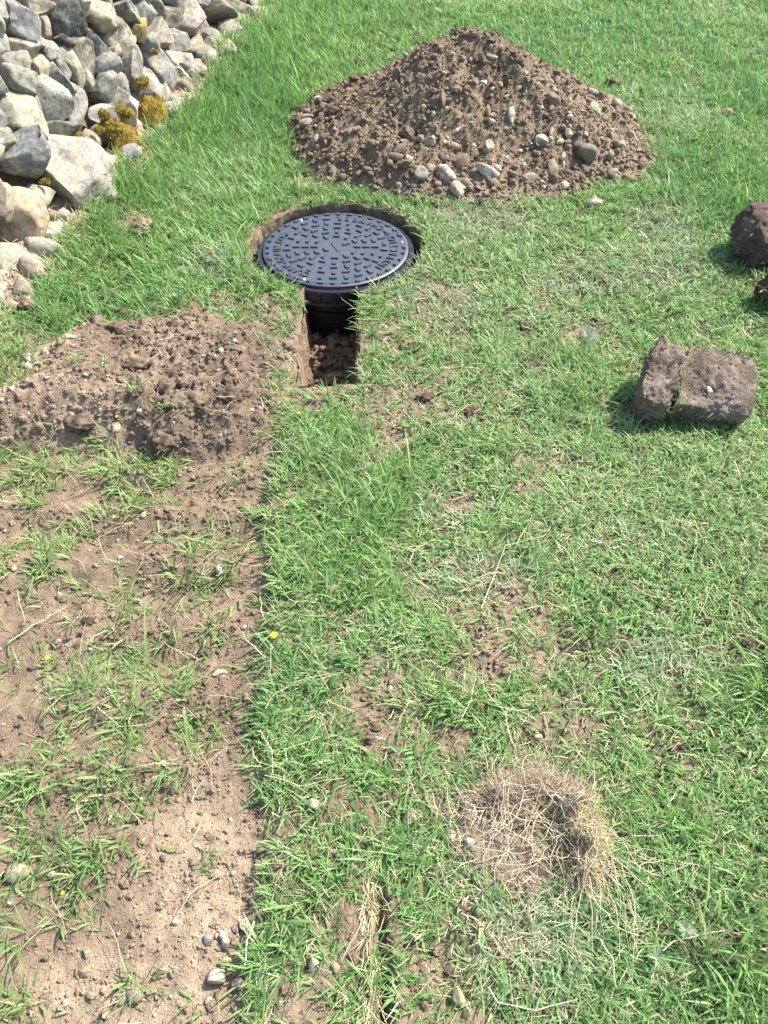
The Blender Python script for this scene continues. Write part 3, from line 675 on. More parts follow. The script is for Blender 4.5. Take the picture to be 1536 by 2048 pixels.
lid = lathe_obj('lid', [(0.0005, 0.0), (LR - 0.0165, 0.0), (LR - 0.0155, -0.002), (LR - 0.0135, -0.002), (LR - 0.0125, 0.0), (LR - 0.003, 0.0), (LR, -0.002), (LR, -0.022), (0.0005, -0.022)], M_PLASTIC, ch)
frame = lathe_obj('frame', [(LR + 0.0015, -0.016), (LR + 0.004, -0.011), (LR + 0.018, -0.011), (LR + 0.0205, -0.0135), (LR + 0.0205, -0.050), (LR + 0.029, -0.052), (LR + 0.030, -0.0585), (LR + 0.012, -0.060), (LR - 0.012, -0.062)], M_FRAME, ch)
shaft = lathe_obj('shaft', [(LR - 0.004, -0.061), (LR - 0.006, -0.30)], M_SHAFT, ch)
for z_ in (-0.108, -0.152, -0.2, -0.25):
    lathe_obj('rib', [(LR - 0.006, z_ + 0.007), (LR + 0.005, z_ + 0.005), (LR + 0.005, z_ - 0.005), (LR - 0.006, z_ - 0.007)], M_SHAFT, shaft)
lug_bm = bmesh.new(); bmesh.ops.create_cube(lug_bm, size=1); bmesh.ops.scale(lug_bm, vec=(0.009, 0.0035, 0.036), verts=lug_bm.verts)
lug_me = bpy.data.meshes.new('lug'); lug_bm.to_mesh(lug_me); lug_bm.free(); lug_me.materials.append(M_FRAME)
for k in range(28):
    a = 2 * math.pi * (k + 0.3) / 28; o = mesh_obj('lug', lug_me, None, frame)
    o.location = ((LR + 0.0235) * math.cos(a), (LR + 0.0235) * math.sin(a), -0.0325); o.rotation_euler = (0, 0, a)
bm = bmesh.new(); bmesh.ops.create_cube(bm, size=1); bmesh.ops.scale(bm, vec=(0.025, 0.0125, 0.0084), verts=bm.verts)
bmesh.ops.bevel(bm, geom=[e_ for e_ in bm.edges if max(v.co.z for v in e_.verts) > 0 and min(v.co.z for v in e_.verts) > 0], offset=0.0012, segments=2, affect='EDGES')
tread_me = bpy.data.meshes.new('tread_block'); bm.to_mesh(tread_me); bm.free(); tread_me.materials.append(M_PLASTIC)
def in_text(a):
    a = math.degrees(a) % 360
    return a > 313 or a < 27 or 35 < a < 92 or 153 < a < 248
rings = [(0.041, 6), (0.076, 12), (0.108, 16), (0.140, 20), (0.173, 26), (0.208, 30), (0.2415, 36)]
for i, (r_, n_) in enumerate(rings):
    for k in range(n_):
        a = 2 * math.pi * k / n_ - math.pi / 2
        if i == 5 and in_text(a): continue
        if i == 0 and abs(math.sin(a - math.radians(-67))) < 0.75: continue
        o = mesh_obj('tread_block', tread_me, None, lid)
        o.location = (r_ * math.cos(a), r_ * math.sin(a), 0.0012)
        o.rotation_euler = (0, 0, a + (math.pi / 2 if (k + i) % 2 else 0.0))
        if i == 6: o.scale = (0.75 if (k + i) % 2 else 0.5, 1, 1)
_let = {}
def letter_mesh(chh):
    if chh not in _let:
        cu = bpy.data.curves.new('letter', 'FONT'); cu.body = chh; cu.align_x = 'CENTER'; cu.size = 0.0385; cu.extrude = 0.0034; cu.offset = 0.0007
        to = bpy.data.objects.new('tmp_letter', cu); COL.objects.link(to)
        me = bpy.data.meshes.new_from_object(to.evaluated_get(bpy.context.evaluated_depsgraph_get()))
        bpy.data.objects.remove(to); me.name = 'letter'; me.materials.clear(); me.materials.append(M_PLASTIC)
        v = np.array([p.co[:] for p in me.vertices]); v[:, 1] -= 0.0135; v[:, 0] *= 0.86
        me.vertices.foreach_set('co', v.astype(np.float32).ravel()); me.update()
        _let[chh] = me
    return _let[chh]
def arc_text(txt, a0, a1, outward):
    for k, chh in enumerate(txt):
        a = math.radians(a0 + (a1 - a0) * k / (len(txt) - 1))
        o = mesh_obj('letter', letter_mesh(chh), None, lid)
        o.location = (0.2075 * math.cos(a), 0.2075 * math.sin(a), 0.0010)
        o.rotation_euler = (0, 0, a - math.pi / 2 if outward else a + math.pi / 2)
arc_text('CLARK-DRAIN.COM', 244, 157, True)
arc_text('INSPECTION', -43, 23, False)
arc_text('CHAMBER', 40, 88, False)
bm = bmesh.new(); bmesh.ops.create_cube(bm, size=1); bmesh.ops.scale(bm, vec=(0.062, 0.013, 0.0044), verts=bm.verts)
bmesh.ops.bevel(bm, geom=[e_ for e_ in bm.edges if min(v.co.z for v in e_.verts) > 0], offset=0.001, segments=1, affect='EDGES')
o = bm_obj('name_plate', bm, M_PLASTIC, lid); o.location = (0.0, 0.0, 0.001); o.rotation_euler = (0, 0, math.radians(-67))
bolt_bm = bmesh.new(); bmesh.ops.create_cone(bolt_bm, cap_ends=True, segments=20, radius1=0.0072, radius2=0.0055, depth=0.005)
bolt_me = bpy.data.meshes.new('bolt'); bolt_bm.to_mesh(bolt_me); bolt_bm.free(); bolt_me.materials.append(M_BOLT)
for a in (125, 8, 246):
    o = mesh_obj('bolt', bolt_me, None, lid); a = math.radians(a); o.location = (0.238 * math.cos(a), 0.238 * math.sin(a), 0.002)

# ------------------------------------------------------------------ blades: one vectorised builder for grass, straw, roots
def blades(name, root, az, L, w, lean, bend, twist, col, mat, S=3, tipcol=None, parent=None, floor=None, kink=0.0):
    n = len(root); P = np.zeros((n, S + 1, 3)); P[:, 0] = root; th = lean.copy(); ph = az.copy()
    for k in range(S):
        d = np.stack([np.sin(th) * np.cos(ph), np.sin(th) * np.sin(ph), np.cos(th)], 1)
        P[:, k + 1] = P[:, k] + d * (L / S)[:, None]
        th = th + bend / S
        if kink: ph = ph + rng.normal(0, kink, n)
    if floor is not None:
        for k in range(1, S + 1):
            P[:, k, 2] = np.maximum(P[:, k, 2], floor + 0.002 + 0.0015 * k)
    side = np.stack([-np.sin(az + twist), np.cos(az + twist), np.zeros(n)], 1)
    V = np.zeros((n, 2 * S + 1, 3)); C = np.zeros((n, 2 * S + 1, 3)); tipcol = col if tipcol is None else tipcol
    for k in range(S):
        f = (1.0, 1.0, 0.8, 0.6, 0.5, 0.4)[k] if S <= 4 else 1.0 - 0.5 * k / S
        if k == 0: f = 0.7
        V[:, 2 * k] = P[:, k] - side * (w * f / 2)[:, None]; V[:, 2 * k + 1] = P[:, k] + side * (w * f / 2)[:, None]
        m = k / S; C[:, 2 * k] = C[:, 2 * k + 1] = col * (1 - m) + tipcol * m
    V[:, 2 * S] = P[:, S]; C[:, 2 * S] = tipcol
    m = 2 * S + 1; base = (np.arange(n) * m)[:, None]
    quads = np.concatenate([base + np.array([[2 * k, 2 * k + 1, 2 * k + 3, 2 * k + 2]]) for k in range(S - 1)])
    tris = base + np.array([[2 * S - 2, 2 * S - 1, 2 * S]])
    return mesh_obj(name, np_mesh(name, V.reshape(-1, 3), [quads, tris], C.reshape(-1, 3), True), mat, parent)

def grass_points(n_try, x0, x1, y0, y1):
    x = rng.uniform(x0, x1, n_try); y = rng.uniform(y0, y1, n_try)
    return x, y
def make_grass(name, centres, per, label, seed, S=3, wide=1.0):
    cx, cy = centres
    d = cover(cx, cy); k = rng.random(len(cx)) < d; cx, cy, d = cx[k], cy[k], d[k]
    n_c = len(cx); px, py, dep = project(cx, cy)
    st = strip_mask(cx, cy); w = wall_off(cx, cy)
    nh = fbm(cx * 2.2, cy * 2.2, o=3, s=151); nc = fbm(cx * 1.6 + 5, cy * 1.6, o=3, s=161); nf = fbm(cx * 9, cy * 9, o=2, s=171)
    lush = np.clip(0.5 * sstep(0.9, 0.1, w) + sstep(560, 200, py) * (0.18 + 0.27 * sstep(900, 600, px)) + 0.5 * sstep(0.15, 0.5, nh), 0, 1.1) * (1 - st)
    relaid = ((cx > edge_x(cy) - 0.01) & (cx < 0.03) & (cy < 1.75)).astype(float)
    lush = np.maximum(lush, relaid * 0.5 * sstep(-0.3, 0.3, nh))
    Lc = (0.030 + 0.028 * lush) * rng.lognormal(0, 0.22, n_c) * (1 + 0.35 * st * rng.random(n_c))
    flat = np.clip(0.85 - 0.55 * lush + 0.3 * nf, 0.1, 1.1)
    caz = 2 * math.pi * rng.random(n_c) * 0.55 + 2.6 * fbm(cx * 1.9, cy * 1.9, o=2, s=181) * math.pi
    pale = np.zeros(n_c)
    for E in PALE: pale = np.maximum(pale, sstep(1.25, 0.5, ell(px, py, E) * (1 + 0.5 * nf)))
    pale = np.maximum(pale, 0.35 * sstep(0.1, 0.5, nc) * (1 - lush * 0.6))
    m = rng.poisson(per, n_c) + 1
    idx = np.repeat(np.arange(n_c), m); n = len(idx)
    off_a = rng.uniform(0, 2 * math.pi, n); off_r = np.abs(rng.normal(0, 0.013, n)) * (1 + 0.6 * lush[idx])
    x = cx[idx] + off_r * np.cos(off_a); y = cy[idx] + off_r * np.sin(off_a)
    ok = (hole_sdf(x, y) > 0.003) & (mound_h(x, y) < 0.01)
    idx, off_a, x, y = idx[ok], off_a[ok], x[ok], y[ok]; n = len(idx)
    z = ground_base(x, y) + (1 - strip_mask(x, y)) * turf_bumps(x, y)
    hp = heap_h(x, y); z = z + np.maximum(hp, 0) - 0.003
    u = rng.random(n); az = np.where(u < 0.45, off_a + rng.normal(0, 0.5, n), np.where(u < 0.8, caz[idx] + rng.normal(0, 0.6, n), rng.uniform(0, 2 * math.pi, n)))
    L = Lc[idx] * rng.lognormal(0, 0.32, n)
    lean = np.abs(rng.normal(0.2, 0.25, n)) + flat[idx] * rng.uniform(0.2, 1.0, n)
    bend = rng.uniform(0.3, 1.5, n) * (0.5 + 0.6 * flat[idx])
    dep = depth_of(x, y)
    wd = (0.0017 + 0.0013 * rng.random(n) + 0.0016 * (rng.random(n) < 0.12)) * wide * (0.75 + 0.27 * dep) * (1 + 0.05 * strip_mask(x, y))
    # colours
    g1 = np.array([0.152, 0.332, 0.078]); g2 = np.array([0.248, 0.405, 0.122]); g3 = np.array([0.140, 0.300, 0.085]); stw = np.array([0.46, 0.40, 0.22]); gry = np.array([0.32, 0.42, 0.27])
    mixk = np.clip(0.5 + 0.9 * nc[idx] + rng.normal(0, 0.28, n), 0, 1)[:, None]
    c = g1 * (1 - mixk) + g2 * mixk
    bl = np.clip(sstep(0.05, 0.45, -nc[idx]) * 0.6 + relaid[idx] * 0.12 + rng.normal(0, 0.15, n), 0, 1)[:, None]; c = c * (1 - bl) + g3 * bl
    pk = np.clip(pale[idx] * rng.uniform(0.1, 1.0, n), 0, 0.9)[:, None]; c = c * (1 - pk) + gry * pk
    dryp = 0.025 + 0.16 * pale[idx] + 0.03 * (1 - lush[idx].clip(0, 1)) + 0.05 * st[idx]
    sw = (rng.random(n) < dryp)[:, None]; c = np.where(sw, stw * rng.uniform(0.6, 1.15, (n, 1)), c)
    c = c * (1 - 0.22 * st[idx][:, None]) + np.array([0.24, 0.25, 0.11]) * 0.22 * st[idx][:, None]
    c = c * rng.lognormal(0, 0.16, (n, 1))
    base = c * 0.65 + np.array([0.22, 0.27, 0.11]) * 0.35
    o = blades(name, np.stack([x, y, z], 1), az, L, wd, lean, bend, rng.normal(0, 0.6, n), base, M_GRASS, S, c, None, z)
    tag(o, label, 'grass', None, 'stuff')
    return n, o
def frustum_points(n, y0, y1, marg=0.12):
    y = rng.uniform(y0, y1, n * 2); d = depth_of(0, y); half = d * 768 / FPX + marg
    wmax = half.max(); x = rng.uniform(-wmax, wmax, n * 2); k = np.abs(x) < half
    k = np.where(k)[0][:n]; return x[k], y[k]
def area(y0, y1, marg=0.12):
    yy = np.linspace(y0, y1, 50); return np.trapz(2 * (depth_of(0, yy) * 768 / FPX + marg), yy)
tot = 0
for bands, S_n in (([(0.12, 0.9, 4600), (0.9, 1.8, 4400), (1.8, 2.8, 3600)], 3), ([(2.8, 4.0, 2500), (4.0, 6.2, 1850)], 2)):
    cx, cy = [], []
    for y0, y1, dens in bands:
        a, b_ = frustum_points(int(area(y0, y1) * dens), y0, y1); cx.append(a); cy.append(b_)
    if S_n == 3:      # the bare strip goes on to the left of the picture
        a = rng.uniform(-1.7, -0.3, 5200); b_ = rng.uniform(-0.3, 1.75, 5200); k = np.abs(a) > depth_of(0, b_) * 768 / FPX + 0.12; cx.append(a[k]); cy.append(b_[k])
    nb_, _ = make_grass('grass', (np.concatenate(cx), np.concatenate(cy)), 8.0 if S_n == 3 else 9.0,
                      'trodden green turf with scuffed patches in the lower half of the picture' if S_n == 3 else 'lush green meadow grass around the tall soil heap and along the wall', 1, S_n)
    tot += nb_
# the field around the picture: one round patch of turf, repeated by geometry nodes
LOC = np.array([2.35, 1.1]); a = rng.uniform(0, 2 * math.pi, 420); r_ = 0.27 * np.sqrt(rng.random(420)) * (1 + 0.15 * np.sin(3 * a))
nb_, patch = make_grass('grass', (LOC[0] + r_ * np.cos(a), LOC[1] + r_ * np.sin(a)), 8.0, 'patch of field grass to the right of the turf blocks', 2, 2, 1.15)
z0 = float(ground_base(LOC[:1], LOC[1:])[0]); patch.data.transform(Matrix.Translation((-LOC[0], -LOC[1], -z0))); patch.location = (LOC[0], LOC[1], z0); tot += nb_
gx_, gy_ = np.meshgrid(np.arange(-3.4, 4.6, 0.27), np.arange(-1.2, 9.0, 0.27)); x = gx_.ravel() + rng.uniform(-0.09, 0.09, gx_.size); y = gy_.ravel() + rng.uniform(-0.09, 0.09, gx_.size)
half = depth_of(0, y) * 768 / FPX + 0.14
k = ~((np.abs(x) < half) & (y > 0.05) & (y < 6.25)) & ((wall_off(x, y) > 0.3) | (y < 1.0)) & (strip_mask(x, y) < 0.3) & (heap_h(x, y) < -0.5) & (np.hypot(x - LOC[0], y - LOC[1]) > 0.2) & (np.hypot(x - 1.32, y - 2.5) > 0.32)
x, y = x[k], y[k]
pm = bpy.data.meshes.new('grass'); pm.from_pydata([(float(p), float(q_), float(z_)) for p, q_, z_ in zip(x, y, ground_base(x, y))], [], []); field = link(bpy.data.objects.new('grass', pm))
tag(field, 'field grass carrying on around the trodden turf', 'grass', None, 'stuff')
ng = bpy.data.node_groups.new('turf field', 'GeometryNodeTree'); ng.interface.new_socket('Geometry', in_out='INPUT', socket_type='NodeSocketGeometry'); ng.interface.new_socket('Geometry', in_out='OUTPUT', socket_type='NodeSocketGeometry')
gi = ng.nodes.new('NodeGroupInput'); go = ng.nodes.new('NodeGroupOutput'); ip = ng.nodes.new('GeometryNodeInstanceOnPoints'); ob_ = ng.nodes.new('GeometryNodeObjectInfo'); rv = ng.nodes.new('FunctionNodeRandomValue')
ob_.inputs['Object'].default_value = patch; ob_.transform_space = 'ORIGINAL'; rv.data_type = 'FLOAT_VECTOR'
rv.inputs[0].default_value = (0, 0, 0); rv.inputs[1].default_value = (0, 0, 6.283)
ng.links.new(gi.outputs[0], ip.inputs['Points']); ng.links.new(ob_.outputs['Geometry'], ip.inputs['Instance']); ng.links.new(rv.outputs[0], ip.inputs['Rotation']); ng.links.new(ip.outputs[0], go.inputs[0])
md = field.modifiers.new('turf', 'NODES'); md.node_group = ng

# ------------------------------------------------------------------ litter on the ground
def soil_top(x, y):
    return surf(x, y) + (1 - strip_mask(x, y)) * turf_bumps(x, y) * (heap_h(x, y) < -0.5)
def pts_in_view(n, y0, y1): return frustum_points(n, y0, y1, 0.05)
def litter(name, x, y, L0, L1, w, colA, colB, label, cat, S=3, lift=0.004, kink=0.25, lean=1.45):
    ok = (hole_sdf(x, y) > 0.01) & (mound_h(x, y) < 0.01); x, y = x[ok], y[ok]; n = len(x)
    z = soil_top(x, y) + rng.uniform(0.2, 1.0, n) * lift
    f = rng.random((n, 1)); c = (colA * (1 - f) + colB * f) * rng.lognormal(0, 0.2, (n, 1))
    o = blades(name, np.stack([x, y, z], 1), rng.uniform(0, 2 * math.pi, n), rng.uniform(L0, L1, n), w * rng.uniform(0.6, 1.3, n) * (0.8 + 0.2 * depth_of(x, y)), lean + rng.normal(0, 0.12, n), rng.normal(0.1, 0.25, n), rng.normal(0, 0.4, n), c, M_STRAW, S, None, None, z, kink)
    return tag(o, label, cat, None, 'stuff')
STW, STW2, OLV = np.array([0.50, 0.43, 0.29]), np.array([0.40, 0.32, 0.20]), np.array([0.19, 0.22, 0.09])
x1, y1 = pts_in_view(19000, 0.12, 1.9); x2, y2 = pts_in_view(9000, 1.9, 3.4)
x = np.concatenate([x1, x2]); y = np.concatenate([y1, y2]); k = (strip_mask(x, y) < 0.3) & (heap_h(x, y) < 0) & (rng.random(len(x)) < 0.12 + 1.1 * cover(x, y))
litter('thatch', x[k], y[k], 0.012, 0.04, 0.0014, STW, OLV, 'short dead clippings lying among the turf', 'thatch', 2, 0.012)
x, y = pts_in_view(520, 0.15, 2.6)
litter('dry_stalk', x, y, 0.04, 0.12, 0.0014, STW, STW2, 'scattered dry straw coloured stalks lying over turf and soil', 'straw', 5, 0.022, 0.28)
# pale dead grass along the cut in the turf
y = rng.uniform(0.15, 0.47, 170); x = -0.022 + 0.007 * vnoise(y * 7, y * 0 + 1.7) + rng.normal(0, 0.006, 170)
z = soil_top(x, y)
o = blades('dead_grass_edge', np.stack([x, y, z], 1), rng.normal(math.pi / 2, 0.5, 170) + math.pi * (rng.random(170) < 0.5), rng.uniform(0.02, 0.05, 170), np.full(170, 0.0018), rng.uniform(0.9, 1.5, 170), rng.normal(0.2, 0.2, 170), rng.normal(0, 0.4, 170), np.array([0.46, 0.39, 0.22]) * rng.lognormal(0, 0.15, (170, 1)), M_STRAW, 3, None, None, z)
tag(o, 'line of bleached dead grass along the narrow slit in the turf', 'dead grass', None, 'stuff')
# bleached grass and earth at the wall foot
n = 5200; s_ = rng.uniform(-0.7, 4.2, n); w_ = rng.normal(0.03, 0.075, n); x = WB0[0] + WDIR[0] * s_ + WOUT[0] * w_; y = WB0[1] + WDIR[1] * s_ + WOUT[1] * w_
k = fbm(x * 4, y * 4, o=2, s=191) > -0.25; x, y = x[k], y[k]; n = len(x); z = soil_top(x, y)
o = blades('dead_grass_edge', np.stack([x, y, z], 1), rng.uniform(0, 6.28, n), rng.uniform(0.025, 0.075, n), np.full(n, 0.0024), rng.uniform(0.3, 1.5, n), rng.normal(0.5, 0.3, n), rng.normal(0, 0.5, n), np.array([0.52, 0.44, 0.31]) * rng.lognormal(0, 0.2, (n, 1)), M_STRAW, 3, None, None, z)
tag(o, 'bleached dead grass on the dry earth at the foot of the stone wall', 'dead grass', None, 'stuff')

# crumbs and gravel on the bare strip and in the scuffed turf
x, y = pts_in_view(52000, 0.12, 1.75); a = rng.uniform(-1.7, -0.4, 9000); b_ = rng.uniform(-0.2, 1.75, 9000); k = np.abs(a) > depth_of(0, b_) * 768 / FPX + 0.05
x = np.concatenate([x, a[k]]); y = np.concatenate([y, b_[k]]); k = rng.permutation(len(x)); x, y = x[k], y[k]
k = strip_mask(x, y) > 0.4; x, y = x[k], y[k]
nn = fbm(x * 6, y * 6, o=3, s=201); k = rng.random(len(x)) < np.clip(0.45 + 1.3 * nn, 0.08, 1); x, y = x[k][:11000], y[k][:11000]
pxx, pyy, _ = project(x, y); dr = np.maximum(sstep(1.0, 0.2, ell(pxx, pyy, (400, 1740, 170, 330))), sstep(1.0, 0.2, ell(pxx, pyy, (230, 1980, 330, 150))))[:, None]
cc = soil_colour(x, y, None, 3) * (1 - dr) + np.array([0.295, 0.222, 0.150]) * dr
o = scatter('soil_crumb', np.stack([x, y, surf(x, y)], 1), power_sizes(len(x), 0.0016, 0.011, 2.7), cc * rng.uniform(0.8, 1.25, (len(x), 1)), M_SOIL)
tag(o, 'loose crumbs of brown soil on the bare strip at lower left', 'soil')
x, y = pts_in_view(12000, 0.12, 1.75); k = strip_mask(x, y) > 0.4; x, y = x[k], y[k]
pxx, pyy, _ = project(x, y); k = rng.random(len(x)) < 0.08 + 0.4 * sstep(1.0, 0.2, ell(pxx, pyy, (380, 1930, 230, 170))); x, y = x[k], y[k]
o = scatter('gravel', np.stack([x, y, surf(x, y)], 1), power_sizes(len(x), 0.002, 0.009, 2.6), np.array([0.45, 0.38, 0.30]) * rng.uniform(0.6, 1.25, (len(x), 1)) * rng.uniform(0.94, 1.06, (len(x), 3)), M_SOIL, None, VARI, (0.6, 1.0), 0.15)
tag(o, 'fine pale gravel strewn over the bare soil strip', 'gravel')
x, y = pts_in_view(60000, 0.12, 2.4); d = cover(x, y); k = (strip_mask(x, y) < 0.2) & (rng.random(len(x)) < np.clip(1.0 - 1.6 * d, 0.015, 1)) & (hole_sdf(x, y) > 0.01) & (mound_h(x, y) < 0.01) & (heap_h(x, y) < 0)
x, y = x[k][:4800], y[k][:4800]
o = scatter('soil_crumb', np.stack([x, y, soil_top(x, y)], 1), power_sizes(len(x), 0.002, 0.012, 2.5), soil_colour(x, y, None, 3) * rng.uniform(0.8, 1.25, (len(x), 1)), M_SOIL)
tag(o, 'crumbs of soil trodden into the scuffed turf', 'soil')
# crumbs on the trench floor
x = rng.uniform(TR_X0 + 0.02, TR_X1 - 0.01, 500); y = rng.uniform(TR_Y0 + 0.02, 2.36, 500)
fz = -0.195 + 0.07 * sstep(2.02, 1.86, y) + 0.035 * fbm(x * 14, y * 14, o=3, s=91) + 0.03 * (billow(x * 24, y * 24, 2, 92) - 0.5)
o = scatter('soil_crumb', np.stack([x, y, fz], 1), power_sizes(500, 0.005, 0.022, 2.0), soil_colour(x, y, None, 3) * rng.uniform(0.8, 1.2, (500, 1)), M_SOIL, None, VARI0, (0.7, 1.0), 0.3)
tag(o, 'loose soil fallen on the floor of the narrow trench', 'soil')

# ------------------------------------------------------------------ moss at the wall foot
def moss(px_, py_, a, b_, seed):
    p, t = hit_wall(px_, py_); f = t / FPX; ra, rb = a * f, b_ * f
    V, F = rock(seed, 3, 3, 0.6, 0.95, 0.34, 2.6)
    V = V[:, 0:1] * np.array(RV) * ra + V[:, 1:2] * np.array(UV) * rb + V[:, 2:3] * np.array(DV) * (ra + rb) * 0.2
    cen = np.array(p - W0) + np.array(WN) * 0.045
    col = np.array([0.22, 0.15, 0.03])
    mo = mesh_obj('moss', np_mesh('moss', V, [F], np.tile(col, (len(V), 1))), M_SOIL, wall); mo.location = Vector(cen)
    n = int(120 + 1.1 * a * b_); tri = rng.integers(0, len(F), n); wgt = rng.dirichlet((1, 1, 1), n); P = (V[F[tri]] * wgt[:, :, None]).sum(1)
    Nn = P / (np.linalg.norm(P, axis=1)[:, None] + 1e-9)
    az = np.arctan2(Nn[:, 1], Nn[:, 0]) + rng.normal(0, 0.6, n); lean = np.arccos(np.clip(Nn[:, 2], -1, 1)) + rng.normal(0, 0.4, n)
    c = np.array([0.27, 0.195, 0.038]) * rng.lognormal(0, 0.25, (n, 1)); c[rng.random(n) < 0.25] = (0.22, 0.21, 0.04)
    o = blades('moss_fibre', P * 0.97, az, rng.uniform(0.005, 0.012, n), np.full(n, 0.0026), lean, rng.normal(0, 0.5, n), rng.normal(0, 1, n), c, M_STRAW, 2, None, mo); o['kind'] = 'stuff'
for k, a in enumerate([(228, 290, 40, 34), (284, 236, 34, 40), (205, 268, 26, 20), (252, 322, 30, 34), (222, 232, 30, 16), (256, 330, 24, 30), (128, 278, 18, 9), (300, 215, 18, 16), (245, 372, 22, 14), (268, 175, 14, 12), (200, 255, 20, 12), (190, 236, 14, 10), (262, 300, 16, 18), (305, 262, 10, 14), (215, 318, 14, 18), (240, 400, 10, 6), (70, 372, 9, 5), (292, 112, 9, 5), (180, 268, 12, 7)]): moss(*a, 5000 + k)

# ------------------------------------------------------------------ cut turf blocks
def sod(name, dims, seed, parent, mtx, colA, colB, n=26, rnd=0.25, rough=0.010):
    V, F = [], []
    bm = bmesh.new(); bmesh.ops.create_cube(bm, size=2.0); bmesh.ops.subdivide_edges(bm, edges=bm.edges[:], cuts=n, use_grid_fill=True)
    V = np.array([v.co[:] for v in bm.verts]); F = np.array([[v.index for v in f.verts] for f in bm.faces]); bm.free()
    r_ = np.linalg.norm(V, axis=1)[:, None]; V = V * (1 - rnd) + V / r_ * 1.25 * rnd
    V = V * np.array(dims) / 2
    o = seed * 7.3; V = V + 0.020 * np.stack([fbm(V[:, 0] * 9 + o + 30 * q_, V[:, 1] * 9, V[:, 2] * 9, 2) for q_ in range(3)], 1); nrm = V / (np.linalg.norm(V, axis=1)[:, None] + 1e-9)
    crk = np.abs(vnoise(V[:, 0] * 26 + o, V[:, 1] * 26, V[:, 2] * 26)); d = rough * 1.6 * fbm(V[:, 0] * 14 + o, V[:, 1] * 14, V[:, 2] * 14, 3) + rough * 1.1 * fbm(V[:, 0] * 60 + o, V[:, 1] * 60, V[:, 2] * 60, 3, gain=0.7) - rough * 0.35 * np.exp(-(crk / 0.06) ** 2)
    V = V + nrm * d[:, None]
    f = np.clip(0.5 + fbm(V[:, 0] * 22, V[:, 1] * 22 + o, V[:, 2] * 22, 3), 0, 1)[:, None]
    ob = mesh_obj(name, np_mesh(name, V, [F], np.array(colA) * (1 - f) + np.array(colB) * f), M_SOIL, parent)
    ob.matrix_local = mtx
    k = rng.integers(0, len(V), 420); scatter('soil_crumb', V[k], power_sizes(420, 0.0018, 0.007, 2.2), (np.array(colA) * 0.5 + np.array(colB) * 0.5) * rng.uniform(0.75, 1.35, (420, 1)), M_SOIL, ob, LOW, (0.7, 1.0), 0.5)
    k = rng.integers(0, len(V), 170); P = V[k]; Nn = P / np.array(dims); Nn /= np.linalg.norm(Nn, axis=1)[:, None]
    rt = blades('dry_root', P, np.arctan2(Nn[:, 1], Nn[:, 0]) + rng.normal(0, 1.0, 170), rng.uniform(0.01, 0.04, 170), np.full(170, 0.0011), np.arccos(np.clip(Nn[:, 2], -1, 1)) + rng.normal(0, 0.7, 170), rng.normal(0.8, 0.6, 170), rng.normal(0, 1, 170), np.array([0.40, 0.33, 0.23]) * rng.lognormal(0, 0.3, (170, 1)), M_STRAW, 4, None, ob, None, 0.5); rt['kind'] = 'stuff'
    return ob, V
SODA, SODB = (0.130, 0.099, 0.074), (0.245, 0.192, 0.147)
def fringe(parent, P, n_each, az0, L, green=0.7, lean=0.7):
    P = np.repeat(np.array(P), n_each, 0); n = len(P); P = P + rng.normal(0, 0.006, P.shape)
    c = np.where(rng.random((n, 1)) < green, np.array([0.15, 0.25, 0.05]), np.array([0.46, 0.38, 0.20])) * rng.lognormal(0, 0.2, (n, 1))
    o = blades('grass_fringe', P, az0 + rng.normal(0, 0.9, n), rng.uniform(0.4, 1.2, n) * L, rng.uniform(0.0022, 0.004, n), lean + rng.normal(0, 0.35, n), rng.normal(0.5, 0.3, n), rng.normal(0, 0.5, n), c, M_GRASS, 3, None, parent); o['kind'] = 'stuff'
RX, RZ, RY = (lambda a: Matrix.Rotation(math.radians(a), 4, 'X')), (lambda a: Matrix.Rotation(math.radians(a), 4, 'Z')), (lambda a: Matrix.Rotation(math.radians(a), 4, 'Y'))
bx_, by_ = at(1393, 832)
b1 = empty('turf_block', (bx_, by_, 0), 'upturned slab of cut turf with a cracked brown soil face and white stone chip', 'turf block')
T1 = Matrix.Translation((0.030, 0.040, 0.064)) @ RZ(-9) @ RX(27) @ RY(2)
o1, V1 = sod('soil_slab', (0.196, 0.180, 0.100), 1, b1, T1, SODA, SODB, 44, 0.24, 0.009)
T2 = Matrix.Translation((-0.114, 0.060, 0.070)) @ RZ(-20) @ RX(26) @ RY(8)
o2, V2 = sod('soil_slab', (0.085, 0.195, 0.122), 2, b1, T2, SODA, SODB, 34, 0.22, 0.009)
E = []
for t in np.linspace(-0.088, 0.088, 30): E.append(T1 @ Vector((t, 0.092, 0.038)))
for t in np.linspace(-0.03, 0.03, 8): E.append(T2 @ Vector((t, 0.095, 0.045)))
fringe(b1, E, 5, math.pi / 2, 0.034, 0.75, 0.8)
E = [T1 @ Vector((-0.098, t, 0.035)) for t in np.linspace(-0.085, 0.07, 14)]; fringe(b1, E, 6, -1.9, 0.05, 0.7, 0.9)
E = [T1 @ Vector((t, -0.082, -0.035)) for t in np.linspace(-0.085, 0.08, 18)]; fringe(b1, E, 5, -1.9, 0.05, 0.6, 1.2)
Vc, Fc = rock(7001, 3, 8, 0.5, 0.85, 0.04, 1.8); ob = mesh_obj('stone', np_mesh('stone', Vc * np.array([0.007, 0.013, 0.005]), [Fc]), M_STONE, b1)
ob.matrix_local = T1 @ Matrix.Translation((-0.018, -0.030, 0.047)) @ RZ(15); ob.color = (0.48, 0.45, 0.39, 1)
bx_, by_ = at(1550, 530)
b2 = empty('turf_block', (bx_, by_, 0), 'rounded dark clod of cut turf at the right edge, farther than the upturned slab', 'turf block')
T = Matrix.Translation((0.0, 0.06, 0.085)) @ RZ(15) @ RX(18)
